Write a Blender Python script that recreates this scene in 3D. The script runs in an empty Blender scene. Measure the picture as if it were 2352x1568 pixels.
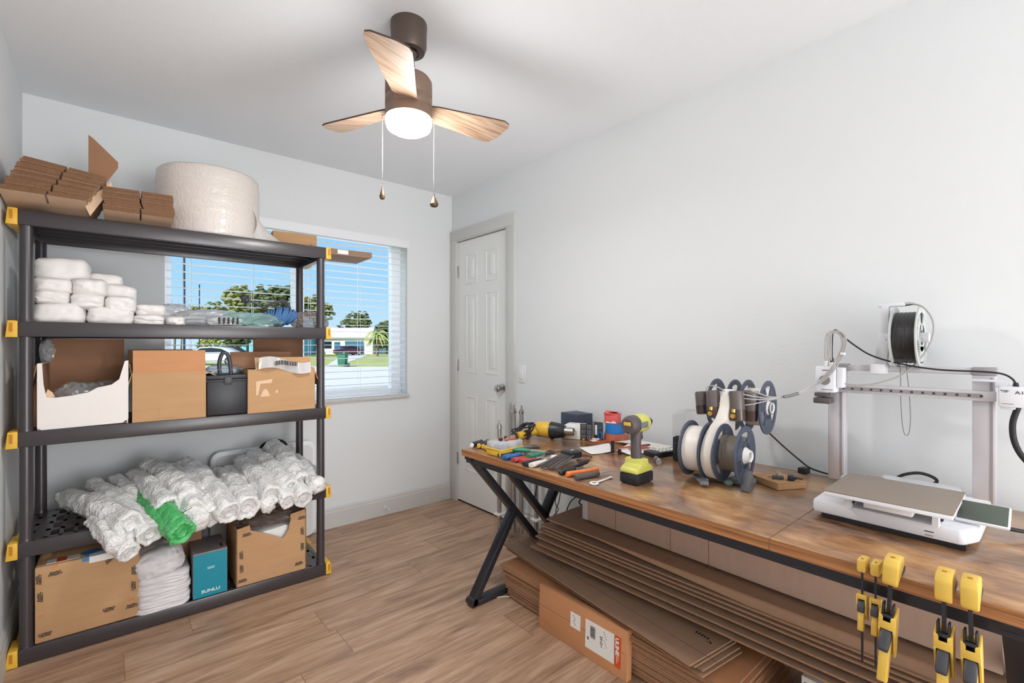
import bpy, bmesh, math, random
from mathutils import Vector, Matrix, noise, Euler
SC = bpy.context.scene
COL = SC.collection
PI = math.pi
R_ = math.radians

# ---------------------------------------------------------------- camera
FOC, CX, HY, CAMH = 1087.0, 1176.0, 792.0, 1.238
FWD = Vector((0.652, 0.758)).normalized()
RGT = Vector((FWD.y, -FWD.x))
cd = bpy.data.cameras.new('camera'); cam = bpy.data.objects.new('camera', cd); COL.objects.link(cam)
cd.sensor_width = 36; cd.lens = 36 * FOC / 2352
cd.shift_y = (HY - 784) / 2352
cd.clip_start = 0.02; cd.clip_end = 600
cam.location = (0, 0, CAMH)
cam.rotation_euler = (PI/2, 0, math.atan2(FWD.y, FWD.x) - PI/2)
SC.camera = cam

# ---------------------------------------------------------------- world, sun, lights, exposure
vs = SC.view_settings
vs.view_transform = 'Standard'; vs.look = 'None'; vs.gamma = 1; vs.use_curve_mapping = False
vs.exposure = 0.10
W = bpy.data.worlds.new('sky'); SC.world = W; W.use_nodes = True
nt = W.node_tree; nt.nodes.clear()
wo = nt.nodes.new('ShaderNodeOutputWorld'); wb = nt.nodes.new('ShaderNodeBackground')
tc = nt.nodes.new('ShaderNodeTexCoord'); sx = nt.nodes.new('ShaderNodeSeparateXYZ'); cr = nt.nodes.new('ShaderNodeValToRGB')
nt.links.new(tc.outputs['Generated'], sx.inputs[0]); nt.links.new(sx.outputs['Z'], cr.inputs[0])
nt.links.new(cr.outputs[0], wb.inputs[0]); nt.links.new(wb.outputs[0], wo.inputs[0])
e = cr.color_ramp.elements
e[0].position = 0.0; e[0].color = (0.62, 0.83, 0.95, 1)
e[1].position = 0.6; e[1].color = (0.16, 0.40, 0.80, 1)
el = e.new(0.12); el.color = (0.40, 0.70, 0.93, 1)
wb.inputs[1].default_value = 1.0

def light(name, kind, loc, energy, color=(1, 1, 1), rot=(0, 0, 0), **kw):
    d = bpy.data.lights.new(name, kind); d.energy = energy; d.color = color
    for k, v in kw.items(): setattr(d, k, v)
    o = bpy.data.objects.new(name, d); o.location = loc; o.rotation_euler = rot; COL.objects.link(o)
    return o
light('sun', 'SUN', (-20, -10, 30), 5.5, (1, .95, .86), rot=(R_(50), 0, R_(-62)), angle=R_(0.6))
# fill lamps added behind the camera to brighten the room
light('rear_fill', 'AREA', (0.80, -3.3, 1.1), 90, (.955, .985, 1.0), rot=(R_(88), 0, R_(24)), shape='RECTANGLE', size=2.2, size_y=1.7)
light('rear_up_fill', 'AREA', (0.75, -2.6, 0.30), 42, (.96, .985, 1.0), rot=(R_(155), 0, R_(0)), shape='RECTANGLE', size=2.2, size_y=1.6)  # upward area lamp added near the floor to brighten the ceiling
light('fan_bulb', 'AREA', (0.864, 1.598, 2.022), 7, (1, .99, .97), shape='DISK', size=0.15)
light('fan_bulb_glow', 'POINT', (0.864, 1.598, 1.96), 10, (.99, .985, .975), shadow_soft_size=0.08)
light('window_skylight', 'AREA', (0.98, 4.6, 3.7), 110, (.90, .96, 1.0), rot=(R_(-52), 0, 0), shape='RECTANGLE', size=3.2, size_y=1.6)

# ---------------------------------------------------------------- measuring helpers (pixel of the 2352x1568 frame -> place in the room)
def _ray(px, py):
    d = FWD + (px - CX) / FOC * RGT
    return Vector((d.x, d.y, -(py - HY) / FOC))
def atX(px, py, X):
    r = _ray(px, py); t = X / r.x; return Vector((X, r.y*t, CAMH + r.z*t))
def atY(px, py, Y):
    r = _ray(px, py); t = Y / r.y; return Vector((r.x*t, Y, CAMH + r.z*t))
def atZ(px, py, Z):
    r = _ray(px, py); t = (Z - CAMH) / r.z; return Vector((r.x*t, r.y*t, Z))
def atD(px, D, Z=0.0):
    r = _ray(px, HY); return Vector((r.x*D, r.y*D, Z))

# ---------------------------------------------------------------- materials
def lin(c):
    return tuple((v/12.92 if v <= 0.04045 else ((v+0.055)/1.055)**2.4) for v in c)
def C8(r, g, b): return lin((r/255, g/255, b/255))
def _new(name):
    m = bpy.data.materials.new(name); m.use_nodes = True
    n = m.node_tree.nodes; b = n['Principled BSDF']
    return m, m.node_tree, b
def mat(name, rgb, rough=0.5, metal=0.0, var=0.0, vscale=8, stretch=(1, 1, 1), bump=0.0, bscale=60, coat=0.0, emit=None, es=0, spec=None, trans=0.0):
    m, t, b = _new(name)
    c = C8(*rgb)
    b.inputs['Base Color'].default_value = (*c, 1); b.inputs['Roughness'].default_value = rough; b.inputs['Metallic'].default_value = metal
    if spec is not None: b.inputs['Specular IOR Level'].default_value = spec
    if coat: b.inputs['Coat Weight'].default_value = coat; b.inputs['Coat Roughness'].default_value = 0.08
    if trans: b.inputs['Transmission Weight'].default_value = trans
    if emit: b.inputs['Emission Color'].default_value = (*C8(*emit), 1); b.inputs['Emission Strength'].default_value = es
    if var or bump:
        tcn = t.nodes.new('ShaderNodeTexCoord'); mp = t.nodes.new('ShaderNodeMapping'); mp.inputs['Scale'].default_value = stretch
        t.links.new(tcn.outputs['Object'], mp.inputs[0])
    if var:
        nz = t.nodes.new('ShaderNodeTexNoise'); nz.inputs['Scale'].default_value = vscale; nz.inputs['Detail'].default_value = 5
        t.links.new(mp.outputs[0], nz.inputs['Vector'])
        mr = t.nodes.new('ShaderNodeMapRange'); mr.inputs['From Min'].default_value = .3; mr.inputs['From Max'].default_value = .7
        mr.inputs['To Min'].default_value = 1-var; mr.inputs['To Max'].default_value = 1+var*.6
        t.links.new(nz.outputs['Fac'], mr.inputs[0])
        mx = t.nodes.new('ShaderNodeVectorMath'); mx.operation = 'SCALE'; mx.inputs[0].default_value = c
        t.links.new(mr.outputs[0], mx.inputs['Scale']); t.links.new(mx.outputs[0], b.inputs['Base Color'])
    if bump:
        n2 = t.nodes.new('ShaderNodeTexNoise'); n2.inputs['Scale'].default_value = bscale; n2.inputs['Detail'].default_value = 4
        t.links.new(mp.outputs[0], n2.inputs['Vector'])
        bp = t.nodes.new('ShaderNodeBump'); bp.inputs['Strength'].default_value = bump; bp.inputs['Distance'].default_value = 0.01
        t.links.new(n2.outputs['Fac'], bp.inputs['Height']); t.links.new(bp.outputs[0], b.inputs['Normal'])
    return m
def clear_mat(name, rgb=(240, 245, 248), fac=0.35, rough=0.12, diff=(235, 238, 240), dfac=0.3, fmul=1.0):
    """thin clear plastic: transparent film, gloss and a little milky diffuse"""
    m = bpy.data.materials.new(name); m.use_nodes = True; t = m.node_tree; t.nodes.clear()
    o = t.nodes.new('ShaderNodeOutputMaterial'); tr = t.nodes.new('ShaderNodeBsdfTransparent'); gl = t.nodes.new('ShaderNodeBsdfGlossy')
    df = t.nodes.new('ShaderNodeBsdfDiffuse'); m1 = t.nodes.new('ShaderNodeMixShader'); m2 = t.nodes.new('ShaderNodeMixShader')
    lw = t.nodes.new('ShaderNodeLayerWeight'); lw.inputs[0].default_value = .5; fr = t.nodes.new('ShaderNodeMath'); fr.operation = 'POWER'; fr.inputs[1].default_value = 3.0; t.links.new(lw.outputs['Facing'], fr.inputs[0])
    tr.inputs[0].default_value = (*C8(*rgb), 1); gl.inputs[1].default_value = rough; df.inputs[0].default_value = (*C8(*diff), 1)
    tl = t.nodes.new('ShaderNodeBsdfTranslucent'); tl.inputs[0].default_value = (*C8(*diff), 1); m0 = t.nodes.new('ShaderNodeMixShader'); m0.inputs[0].default_value = .5
    t.links.new(df.outputs[0], m0.inputs[1]); t.links.new(tl.outputs[0], m0.inputs[2])
    m1.inputs[0].default_value = dfac
    t.links.new(tr.outputs[0], m1.inputs[1]); t.links.new(m0.outputs[0], m1.inputs[2])
    ad = t.nodes.new('ShaderNodeMath'); ad.operation = 'MULTIPLY_ADD'; ad.inputs[1].default_value = fmul*.6; ad.inputs[2].default_value = fac*.18
    t.links.new(fr.outputs[0], ad.inputs[0]); t.links.new(ad.outputs[0], m2.inputs[0])
    t.links.new(m1.outputs[0], m2.inputs[1]); t.links.new(gl.outputs[0], m2.inputs[2]); t.links.new(m2.outputs[0], o.inputs[0])
    return m
def wrap_mat(name, rgb, cell=110, strength=.5, alpha=0.0):
    m, t, b = _new(name)
    b.inputs['Base Color'].default_value = (*C8(*rgb), 1); b.inputs['Roughness'].default_value = .28
    b.inputs['Coat Weight'].default_value = .5; b.inputs['Coat Roughness'].default_value = .1
    tcn = t.nodes.new('ShaderNodeTexCoord'); v = t.nodes.new('ShaderNodeTexVoronoi'); v.inputs['Scale'].default_value = cell
    t.links.new(tcn.outputs['Object'], v.inputs['Vector'])
    n2 = t.nodes.new('ShaderNodeTexNoise'); n2.inputs['Scale'].default_value = 28; n2.inputs['Detail'].default_value = 6; t.links.new(tcn.outputs['Object'], n2.inputs['Vector'])
    ad = t.nodes.new('ShaderNodeMath'); ad.operation = 'MULTIPLY_ADD'; ad.inputs[1].default_value = .45
    t.links.new(v.outputs['Distance'], ad.inputs[0]); t.links.new(n2.outputs['Fac'], ad.inputs[2])
    bp = t.nodes.new('ShaderNodeBump'); bp.inputs['Strength'].default_value = strength; bp.inputs['Distance'].default_value = .012
    t.links.new(ad.outputs[0], bp.inputs['Height']); t.links.new(bp.outputs[0], b.inputs['Normal'])
    tl = t.nodes.new('ShaderNodeBsdfTranslucent'); tl.inputs[0].default_value = (*C8(*rgb), 1)
    mx = t.nodes.new('ShaderNodeMixShader'); mx.inputs[0].default_value = .14
    out = t.nodes['Material Output']
    t.links.new(b.outputs[0], mx.inputs[1]); t.links.new(tl.outputs[0], mx.inputs[2])
    last = mx
    if alpha:
        tr = t.nodes.new('ShaderNodeBsdfTransparent'); m3 = t.nodes.new('ShaderNodeMixShader'); m3.inputs[0].default_value = alpha
        t.links.new(mx.outputs[0], m3.inputs[1]); t.links.new(tr.outputs[0], m3.inputs[2]); last = m3
    t.links.new(last.outputs[0], out.inputs[0])
    return m

def floor_mat():
    m, t, b = _new('laminate_planks'); N = t.nodes.new; L = t.links.new
    def M_(op, a=None, c=None, v1=None, v2=None):
        n = N('ShaderNodeMath'); n.operation = op
        if a is not None: L(a, n.inputs[0])
        elif v1 is not None: n.inputs[0].default_value = v1
        if c is not None: L(c, n.inputs[1])
        elif v2 is not None: n.inputs[1].default_value = v2
        return n.outputs[0]
    tcn = N('ShaderNodeTexCoord'); s = N('ShaderNodeSeparateXYZ'); L(tcn.outputs['Object'], s.inputs[0])
    yy = M_('DIVIDE', M_('ADD', s.outputs['Y'], v2=-1.667+1.96), v2=.196)
    row = M_('FLOOR', yy); fy = M_('FRACT', yy)
    w1 = N('ShaderNodeTexWhiteNoise'); w1.noise_dimensions = '1D'; L(row, w1.inputs['W'])
    xx = M_('ADD', M_('DIVIDE', s.outputs['X'], v2=1.25), M_('MULTIPLY', w1.outputs['Value'], v2=3.7))
    colx = M_('FLOOR', xx); fx = M_('FRACT', xx)
    pid = M_('ADD', M_('MULTIPLY', row, v2=13.7), M_('MULTIPLY', colx, v2=5.31))
    w2 = N('ShaderNodeTexWhiteNoise'); w2.noise_dimensions = '1D'; L(pid, w2.inputs['W'])
    cb = N('ShaderNodeCombineXYZ')
    L(M_('MULTIPLY', s.outputs['X'], v2=1.6), cb.inputs[0]); L(M_('MULTIPLY', s.outputs['Y'], v2=13), cb.inputs[1]); L(M_('MULTIPLY', w2.outputs['Value'], v2=40), cb.inputs[2])
    nz = N('ShaderNodeTexNoise'); nz.inputs['Scale'].default_value = 1.6; nz.inputs['Detail'].default_value = 8; nz.inputs['Roughness'].default_value = .62; nz.inputs['Distortion'].default_value = .8
    L(cb.outputs[0], nz.inputs['Vector'])
    cb2 = N('ShaderNodeCombineXYZ')
    L(M_('MULTIPLY', s.outputs['X'], v2=5), cb2.inputs[0]); L(M_('MULTIPLY', s.outputs['Y'], v2=150), cb2.inputs[1]); L(w2.outputs['Value'], cb2.inputs[2])
    nf = N('ShaderNodeTexNoise'); nf.inputs['Scale'].default_value = 1; nf.inputs['Detail'].default_value = 3; L(cb2.outputs[0], nf.inputs['Vector'])
    mixv = M_('ADD', M_('MULTIPLY', nz.outputs['Fac'], v2=.72), M_('MULTIPLY', nf.outputs['Fac'], v2=.28))
    r = N('ShaderNodeValToRGB'); L(mixv, r.inputs[0]); e = r.color_ramp.elements
    e[0].position = .30; e[0].color = (*C8(120, 90, 72), 1); e[1].position = .72; e[1].color = (*C8(208, 178, 152), 1)
    k = e.new(.5); k.color = (*C8(174, 140, 114), 1)
    br = N('ShaderNodeMapRange'); L(w2.outputs['Value'], br.inputs[0]); br.inputs['To Min'].default_value = .88; br.inputs['To Max'].default_value = 1.1
    sc = N('ShaderNodeVectorMath'); sc.operation = 'SCALE'; L(r.outputs[0], sc.inputs[0]); L(br.outputs[0], sc.inputs['Scale'])
    # seams
    sy = M_('LESS_THAN', fy, v2=.012); sxx = M_('LESS_THAN', fx, v2=.0022)
    seam = M_('MAXIMUM', sy, sxx)
    mx = N('ShaderNodeMix'); mx.data_type = 'RGBA'; L(M_('MULTIPLY', seam, v2=.6), mx.inputs['Factor']); L(sc.outputs[0], mx.inputs['A']); mx.inputs['B'].default_value = (*C8(80, 55, 42), 1)
    L(mx.outputs['Result'], b.inputs['Base Color'])
    b.inputs['Roughness'].default_value = .38
    bp = N('ShaderNodeBump'); bp.inputs['Strength'].default_value = .12; bp.inputs['Distance'].default_value = .004
    L(nf.outputs['Fac'], bp.inputs['Height']); L(bp.outputs[0], b.inputs['Normal'])
    return m

def rustic_mat():
    m, t, b = _new('rustic_brown_board'); N = t.nodes.new; L = t.links.new
    tcn = N('ShaderNodeTexCoord')
    def noise_(sc, st, det=5, dist=0.0, rough=.55):
        mp = N('ShaderNodeMapping'); mp.inputs['Scale'].default_value = st; L(tcn.outputs['Object'], mp.inputs[0])
        n = N('ShaderNodeTexNoise'); n.inputs['Scale'].default_value = sc; n.inputs['Detail'].default_value = det; n.inputs['Distortion'].default_value = dist; n.inputs['Roughness'].default_value = rough
        L(mp.outputs[0], n.inputs['Vector']); return n.outputs['Fac']
    big = noise_(4.2, (1.3, .8, 1), 6, .5)
    fine = noise_(20, (1.5, .6, 1), 7, .3, .65)
    saw = noise_(50, (5.0, .35, 1), 3)
    def ma(op, a, bb):
        n = N('ShaderNodeMath'); n.operation = op
        for i, v in enumerate((a, bb)):
            if isinstance(v, float): n.inputs[i].default_value = v
            else: L(v, n.inputs[i])
        return n.outputs[0]
    v = ma('ADD', ma('MULTIPLY', big, .58), ma('ADD', ma('MULTIPLY', fine, .30), ma('MULTIPLY', saw, .12)))
    r = N('ShaderNodeValToRGB'); L(v, r.inputs[0]); e = r.color_ramp.elements
    e[0].position = .37; e[0].color = (*C8(66, 44, 32), 1); e[1].position = .63; e[1].color = (*C8(206, 164, 114), 1)
    k = e.new(.43); k.color = (*C8(118, 84, 60), 1); k = e.new(.50); k.color = (*C8(156, 112, 74), 1); k = e.new(.56); k.color = (*C8(182, 136, 90), 1)
    # cool greyish wash patches
    g = noise_(2.2, (1, 1, 1), 4); gr = N('ShaderNodeMapRange'); L(g, gr.inputs[0]); gr.inputs['From Min'].default_value = .48; gr.inputs['From Max'].default_value = .62; gr.inputs['To Max'].default_value = .38
    mx = N('ShaderNodeMix'); mx.data_type = 'RGBA'; L(gr.outputs[0], mx.inputs['Factor']); L(r.outputs[0], mx.inputs['A']); mx.inputs['B'].default_value = (*C8(134, 112, 98), 1)
    L(mx.outputs['Result'], b.inputs['Base Color'])
    b.inputs['Roughness'].default_value = .3; b.inputs['Coat Weight'].default_value = .45; b.inputs['Coat Roughness'].default_value = .12
    bp = N('ShaderNodeBump'); bp.inputs['Strength'].default_value = .08; bp.inputs['Distance'].default_value = .003; L(fine, bp.inputs['Height']); L(bp.outputs[0], b.inputs['Normal'])
    return m
def grain_mat(name, dark, light_, scale=(2, 60, 60), rough=.45, nscale=2.0):
    m, t, b = _new(name); N = t.nodes.new; L = t.links.new
    tcn = N('ShaderNodeTexCoord'); mp = N('ShaderNodeMapping'); mp.inputs['Scale'].default_value = scale; L(tcn.outputs['Object'], mp.inputs[0])
    n = N('ShaderNodeTexNoise'); n.inputs['Scale'].default_value = nscale; n.inputs['Detail'].default_value = 5; n.inputs['Distortion'].default_value = .3; L(mp.outputs[0], n.inputs['Vector'])
    r = N('ShaderNodeValToRGB'); L(n.outputs['Fac'], r.inputs[0]); e = r.color_ramp.elements
    e[0].position = .32; e[0].color = (*C8(*dark), 1); e[1].position = .68; e[1].color = (*C8(*light_), 1)
    L(r.outputs[0], b.inputs['Base Color']); b.inputs['Roughness'].default_value = rough
    return m

ORD = ['topmost', 'second from the top', 'third from the top', 'fourth from the top', 'fifth from the top', 'sixth from the top', 'seventh from the top', 'eighth from the top', 'ninth from the top', 'tenth from the top',
       'eleventh from the top', 'twelfth from the top', 'thirteenth from the top', 'fourteenth from the top', 'fifteenth from the top', 'sixteenth from the top', 'seventeenth from the top', 'eighteenth from the top', 'nineteenth from the top', 'twentieth from the top', 'twenty first from the top', 'twenty second from the top']
def nth(k, n): return 'lowest' if k == 0 else ORD[n-1-k]   # k counts from the bottom
MAT = {}
def mm(k, *a, **kw):
    MAT[k] = mat(k, *a, **kw); return MAT[k]
mm('wall_paint', (228, 230, 231), .85, bump=.06, bscale=95)
mm('ceiling_paint', (243, 245, 248), .9, bump=.12, bscale=110)
mm('bag_white', (248, 248, 250), .3)
mm('trim_white', (232, 231, 230), .35)
mm('door_paint', (236, 236, 234), .4)
mm('casing_paint', (206, 205, 202), .45)
mm('blind_white', (245, 246, 248), .4)
mm('vinyl_white', (244, 246, 248), .35)
mm('sill_stone', (206, 204, 200), .3, var=.08, vscale=30)
mm('shelf_plastic', (60, 54, 57), .3, bump=.03, bscale=200, spec=.7)
mm('clip_yellow', (232, 182, 58), .45)
mm('clip_pocket', (190, 125, 12), .6)
mm('cardboard', (192, 150, 108), .8, var=.07, vscale=5, stretch=(1, 1, 6))
mm('cardboard_orange', (200, 142, 98), .8, var=.06, vscale=6, stretch=(1, 1, 6))
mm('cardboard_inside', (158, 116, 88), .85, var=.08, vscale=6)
mm('cardboard_edge', (128, 92, 66), .9, var=.35, vscale=260)
mm('sheet_edge', (158, 122, 94), .9, var=.15, vscale=120)
mm('box_pink', (188, 160, 142), .75, var=.05, vscale=4, stretch=(1, 8, 1))
mm('cardboard_tan', (226, 192, 160), .8, var=.05, vscale=6)
mm('cardboard_grey', (162, 130, 106), .75, var=.06, vscale=4, stretch=(1, 8, 1))
mm('carton_white', (236, 228, 224), .6, bump=.12, bscale=18)
mm('ink_black', (34, 30, 32), .6)
mm('ink_orange', (214, 112, 40), .6)
mm('label_white', (238, 236, 232), .5)
mm('label_red', (214, 84, 40), .5)
mm('tape_blue', (64, 128, 190), .5)
mm('teal_card', (0, 138, 160), .35)
mm('grey_card', (124, 116, 116), .45)
mm('paper_white', (238, 236, 234), .7)
mm('packet_white', (240, 234, 231), .5, bump=.25, bscale=22)
mm('cloth_white', (226, 222, 224), .75, bump=.3, bscale=30)
mm('black_plastic', (36, 37, 42), .4, bump=.05, bscale=200)
mm('dark_grey_plastic', (62, 62, 68), .42)
mm('grey_plastic', (116, 116, 122), .4)
mm('black_rubber', (30, 28, 30), .6)
mm('black_metal', (50, 50, 56), .3, metal=.3)
mm('chrome', (205, 205, 208), .18, metal=1)
mm('steel', (188, 186, 184), .34, metal=.9)
mm('nickel', (190, 186, 180), .25, metal=1)
mm('brass', (226, 178, 92), .3, metal=.8)
mm('bronze', (92, 78, 70), .4, metal=.35)
mm('bronze_pendant', (96, 76, 56), .4, metal=.7)
mm('motor_brown', (128, 104, 88), .45, metal=.1)
mm('alu', (206, 202, 206), .38, metal=.25)
mm('alu_grey', (160, 154, 156), .4, metal=.3)
mm('printer_white', (232, 232, 236), .35)
mm('printer_plate', (150, 136, 124), .5, var=.05, vscale=200, metal=.2)
mm('screen_dark', (84, 92, 82), .25)
mm('spool_navy', (70, 78, 96), .42)
mm('spool_grey', (196, 200, 198), .35)
mm('filament_white', (238, 230, 222), .35, bump=.12, bscale=40, stretch=(.2, 9, .2))
mm('filament_olive', (112, 104, 92), .35, bump=.3, bscale=40, stretch=(.2, 9, .2))
mm('filament_black', (34, 32, 34), .22, bump=.4, bscale=34, stretch=(.3, 9, .3))
mm('tube_ptfe', (176, 172, 170), .3)
mm('feeder_grey', (98, 88, 86), .35)
mm('feeder_smoke', (70, 52, 46), .2)
mm('gun_yellow', (226, 182, 62), .4)
mm('drill_lime', (204, 200, 98), .4)
mm('drill_grey', (86, 78, 78), .5)
mm('handle_blue', (44, 104, 168), .4)
mm('handle_red', (184, 66, 64), .4)
mm('handle_green', (40, 128, 100), .4)
mm('handle_orange', (236, 132, 66), .45)
mm('blade_steel', (190, 188, 186), .28, metal=.9)
mm('tape_roll_blue', (40, 128, 205), .45)
mm('tape_roll_copper', (196, 108, 82), .35, var=.35, vscale=18, stretch=(6, 6, .6))
mm('salmon_card', (232, 104, 98), .5)
mm('navy_card', (58, 66, 84), .45)
mm('rust_tape', (196, 90, 50), .5)
mm('cord_blue', (76, 118, 168), .4)
mm('clamp_yellow', (228, 188, 84), .42)
mm('cream_plastic', (232, 224, 214), .45)
mm('floor_gap', (40, 30, 26), .9)
MAT['floor'] = floor_mat()
MAT['rustic'] = rustic_mat()
MAT['edge_wood'] = grain_mat('table_edge_wood', (112, 70, 40), (196, 134, 82), (60, 1.2, 110))
MAT['blade_under'] = grain_mat('fan_blade_wood', (158, 122, 94), (206, 180, 156), (4, 90, 4), .5)
MAT['blade_dark'] = mat('fan_blade_top', (70, 52, 44), .5)
MAT['bubble'] = wrap_mat('bubble_wrap', (254, 252, 250), 100, .7)
MAT['bubble_roll'] = wrap_mat('bubble_wrap_roll', (238, 228, 220), 95, .35)
MAT['bubble_green'] = wrap_mat('green_bubble_wrap', (92, 205, 120), 100, .7)
MAT['bubble_sheet'] = wrap_mat('bubble_sheet', (236, 230, 224), 95, .5, alpha=.35)
MAT['clear'] = clear_mat('clear_plastic', dfac=.3, rough=.2)
MAT['clear_teal'] = clear_mat('teal_plastic_bag', (214, 240, 236), dfac=.5, diff=(216, 244, 240))
MAT['clear_white'] = clear_mat('white_plastic_bag', dfac=.72, diff=(252, 252, 254))
MAT['clear_brown'] = clear_mat('brown_plastic_bag', dfac=.4, diff=(196, 170, 156))
MAT['acrylic'] = clear_mat('clear_acrylic', (252, 252, 252), dfac=0.0, rough=.05, fac=.1, fmul=.45)
MAT['glass'] = clear_mat('window_glass', (250, 252, 255), dfac=0.0, rough=.02, fac=0.0, fmul=.12)
MAT['foam'] = mat('clear_foam_roll', (232, 230, 230), .6)

# ---------------------------------------------------------------- mesh builder
class MB:
    def __init__(s): s.bm = bmesh.new(); s.mi = 0
    def _fin(s, geom_verts, mtx=None):
        vs_ = [v for v in geom_verts if isinstance(v, bmesh.types.BMVert)]
        if mtx is not None: bmesh.ops.transform(s.bm, matrix=mtx, verts=vs_)
        fs = set()
        for v in vs_:
            for f in v.link_faces: fs.add(f)
        for f in fs: f.material_index = s.mi
        return vs_
    def box(s, c, d, rot=None, bev=0.0, seg=2, mi=None):
        if mi is not None: s.mi = mi
        t = bmesh.new(); bmesh.ops.create_cube(t, size=1)
        bmesh.ops.scale(t, vec=d, verts=t.verts)
        if bev: bmesh.ops.bevel(t, geom=t.edges[:], offset=min(bev, min(d)*.49), segments=seg, affect='EDGES', profile=.5)
        M = Matrix.Translation(c)
        if rot is not None: M = M @ (rot.to_matrix().to_4x4() if isinstance(rot, Euler) else (Euler(rot).to_matrix().to_4x4() if not isinstance(rot, Matrix) else rot.to_4x4()))
        bmesh.ops.transform(t, matrix=M, verts=t.verts); s._merge(t); return s
    def _merge(s, t):
        mp = {}
        for v in t.verts: mp[v] = s.bm.verts.new(v.co)
        for f in t.faces:
            try: nf = s.bm.faces.new([mp[v] for v in f.verts])
            except ValueError: continue
            nf.material_index = s.mi
        t.free()
    def cyl(s, p0, p1, r0, r1=None, n=20, cap=True, mi=None):
        if mi is not None: s.mi = mi
        p0 = Vector(p0); p1 = Vector(p1); r1 = r0 if r1 is None else r1
        d = p1 - p0; L = d.length
        t = bmesh.new(); bmesh.ops.create_cone(t, cap_ends=cap, segments=n, radius1=r0, radius2=r1, depth=L)
        M = Matrix.Translation((p0+p1)/2) @ d.to_track_quat('Z', 'Y').to_matrix().to_4x4()
        bmesh.ops.transform(t, matrix=M, verts=t.verts); s._merge(t); return s
    def lathe(s, prof, n=32, o=(0, 0, 0), axis=None, mi=None, closed=False):
        """prof: (r, z) points, spun about local Z at o, Z turned onto axis"""
        if mi is not None: s.mi = mi
        t = bmesh.new(); rings = []
        for r, z in prof:
            if r < 1e-6: rings.append([t.verts.new((0, 0, z))])
            else: rings.append([t.verts.new((r*math.cos(2*PI*i/n), r*math.sin(2*PI*i/n), z)) for i in range(n)])
        pr = list(zip(rings, rings[1:])) + ([(rings[-1], rings[0])] if closed else [])
        for a, b in pr:
            for i in range(n):
                j = (i+1) % n
                if len(a) == 1 and len(b) == 1: continue
                if len(a) == 1: t.faces.new((a[0], b[i], b[j]))
                elif len(b) == 1: t.faces.new((a[i], a[j], b[0]))
                else: t.faces.new((a[i], a[j], b[j], b[i]))
        M = Matrix.Translation(o)
        if axis is not None: M = M @ Vector(axis).to_track_quat('Z', 'Y').to_matrix().to_4x4()
        bmesh.ops.transform(t, matrix=M, verts=t.verts); bmesh.ops.recalc_face_normals(t, faces=t.faces); s._merge(t); return s
    def tube(s, pts, r, n=8, smooth=0, mi=None, closed=False):
        if mi is not None: s.mi = mi
        pts = [Vector(p) for p in pts]
        if smooth: pts = spline(pts, smooth, closed)
        t = bmesh.new(); rings = []; up = Vector((0, 0, 1)); m = len(pts)
        prev = None
        for i, p in enumerate(pts):
            if closed: d = pts[(i+1) % m] - pts[i-1]
            else: d = (pts[min(i+1, m-1)] - pts[max(i-1, 0)])
            if d.length < 1e-9: d = Vector((0, 0, 1))
            d.normalize()
            if prev is None:
                a = d.cross(up); a = a if a.length > .1 else d.cross(Vector((1, 0, 0)))
            else: a = prev - d*prev.dot(d)
            a.normalize(); prev = a; b = d.cross(a)
            rr = r(i/(m-1)) if callable(r) else r
            rings.append([t.verts.new(p + rr*(math.cos(2*PI*k/n)*a + math.sin(2*PI*k/n)*b)) for k in range(n)])
        rg = list(zip(rings, rings[1:])) + ([(rings[-1], rings[0])] if closed else [])
        for A, B in rg:
            for k in range(n): t.faces.new((A[k], A[(k+1) % n], B[(k+1) % n], B[k]))
        if not closed: t.faces.new(rings[0][::-1]); t.faces.new(rings[-1])
        bmesh.ops.recalc_face_normals(t, faces=t.faces); s._merge(t); return s
    def prism(s, poly, h0, h1, plane='XY', M=None, bev=0, mi=None):
        """poly of 2D points, extruded from h0 to h1 along the third axis"""
        if mi is not None: s.mi = mi
        f = {'XY': lambda a, b, h: (a, b, h), 'XZ': lambda a, b, h: (a, h, b), 'YZ': lambda a, b, h: (h, a, b)}[plane]
        t = bmesh.new(); A = [t.verts.new(f(a, b, h0)) for a, b in poly]; B = [t.verts.new(f(a, b, h1)) for a, b in poly]
        t.faces.new(A[::-1]); t.faces.new(B); n = len(poly)
        for i in range(n): t.faces.new((A[i], A[(i+1) % n], B[(i+1) % n], B[i]))
        bmesh.ops.recalc_face_normals(t, faces=t.faces)
        if bev: bmesh.ops.bevel(t, geom=t.edges[:], offset=bev, segments=2, affect='EDGES', profile=.5)
        if M is not None: bmesh.ops.transform(t, matrix=M, verts=t.verts)
        s._merge(t); return s
    def quad(s, pts, mi=None):
        if mi is not None: s.mi = mi
        f = s.bm.faces.new([s.bm.verts.new(p) for p in pts]); f.material_index = s.mi; return s
    def grid(s, fn, nu, nv, thick=0.0, mi=None):
        if mi is not None: s.mi = mi
        t = bmesh.new(); V = [[t.verts.new(fn(i/nu, j/nv)) for j in range(nv+1)] for i in range(nu+1)]
        for i in range(nu):
            for j in range(nv): t.faces.new((V[i][j], V[i+1][j], V[i+1][j+1], V[i][j+1]))
        if thick:
            bmesh.ops.recalc_face_normals(t, faces=t.faces)
            bmesh.ops.solidify(t, geom=t.faces[:], thickness=thick)
        s._merge(t); return s
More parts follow.
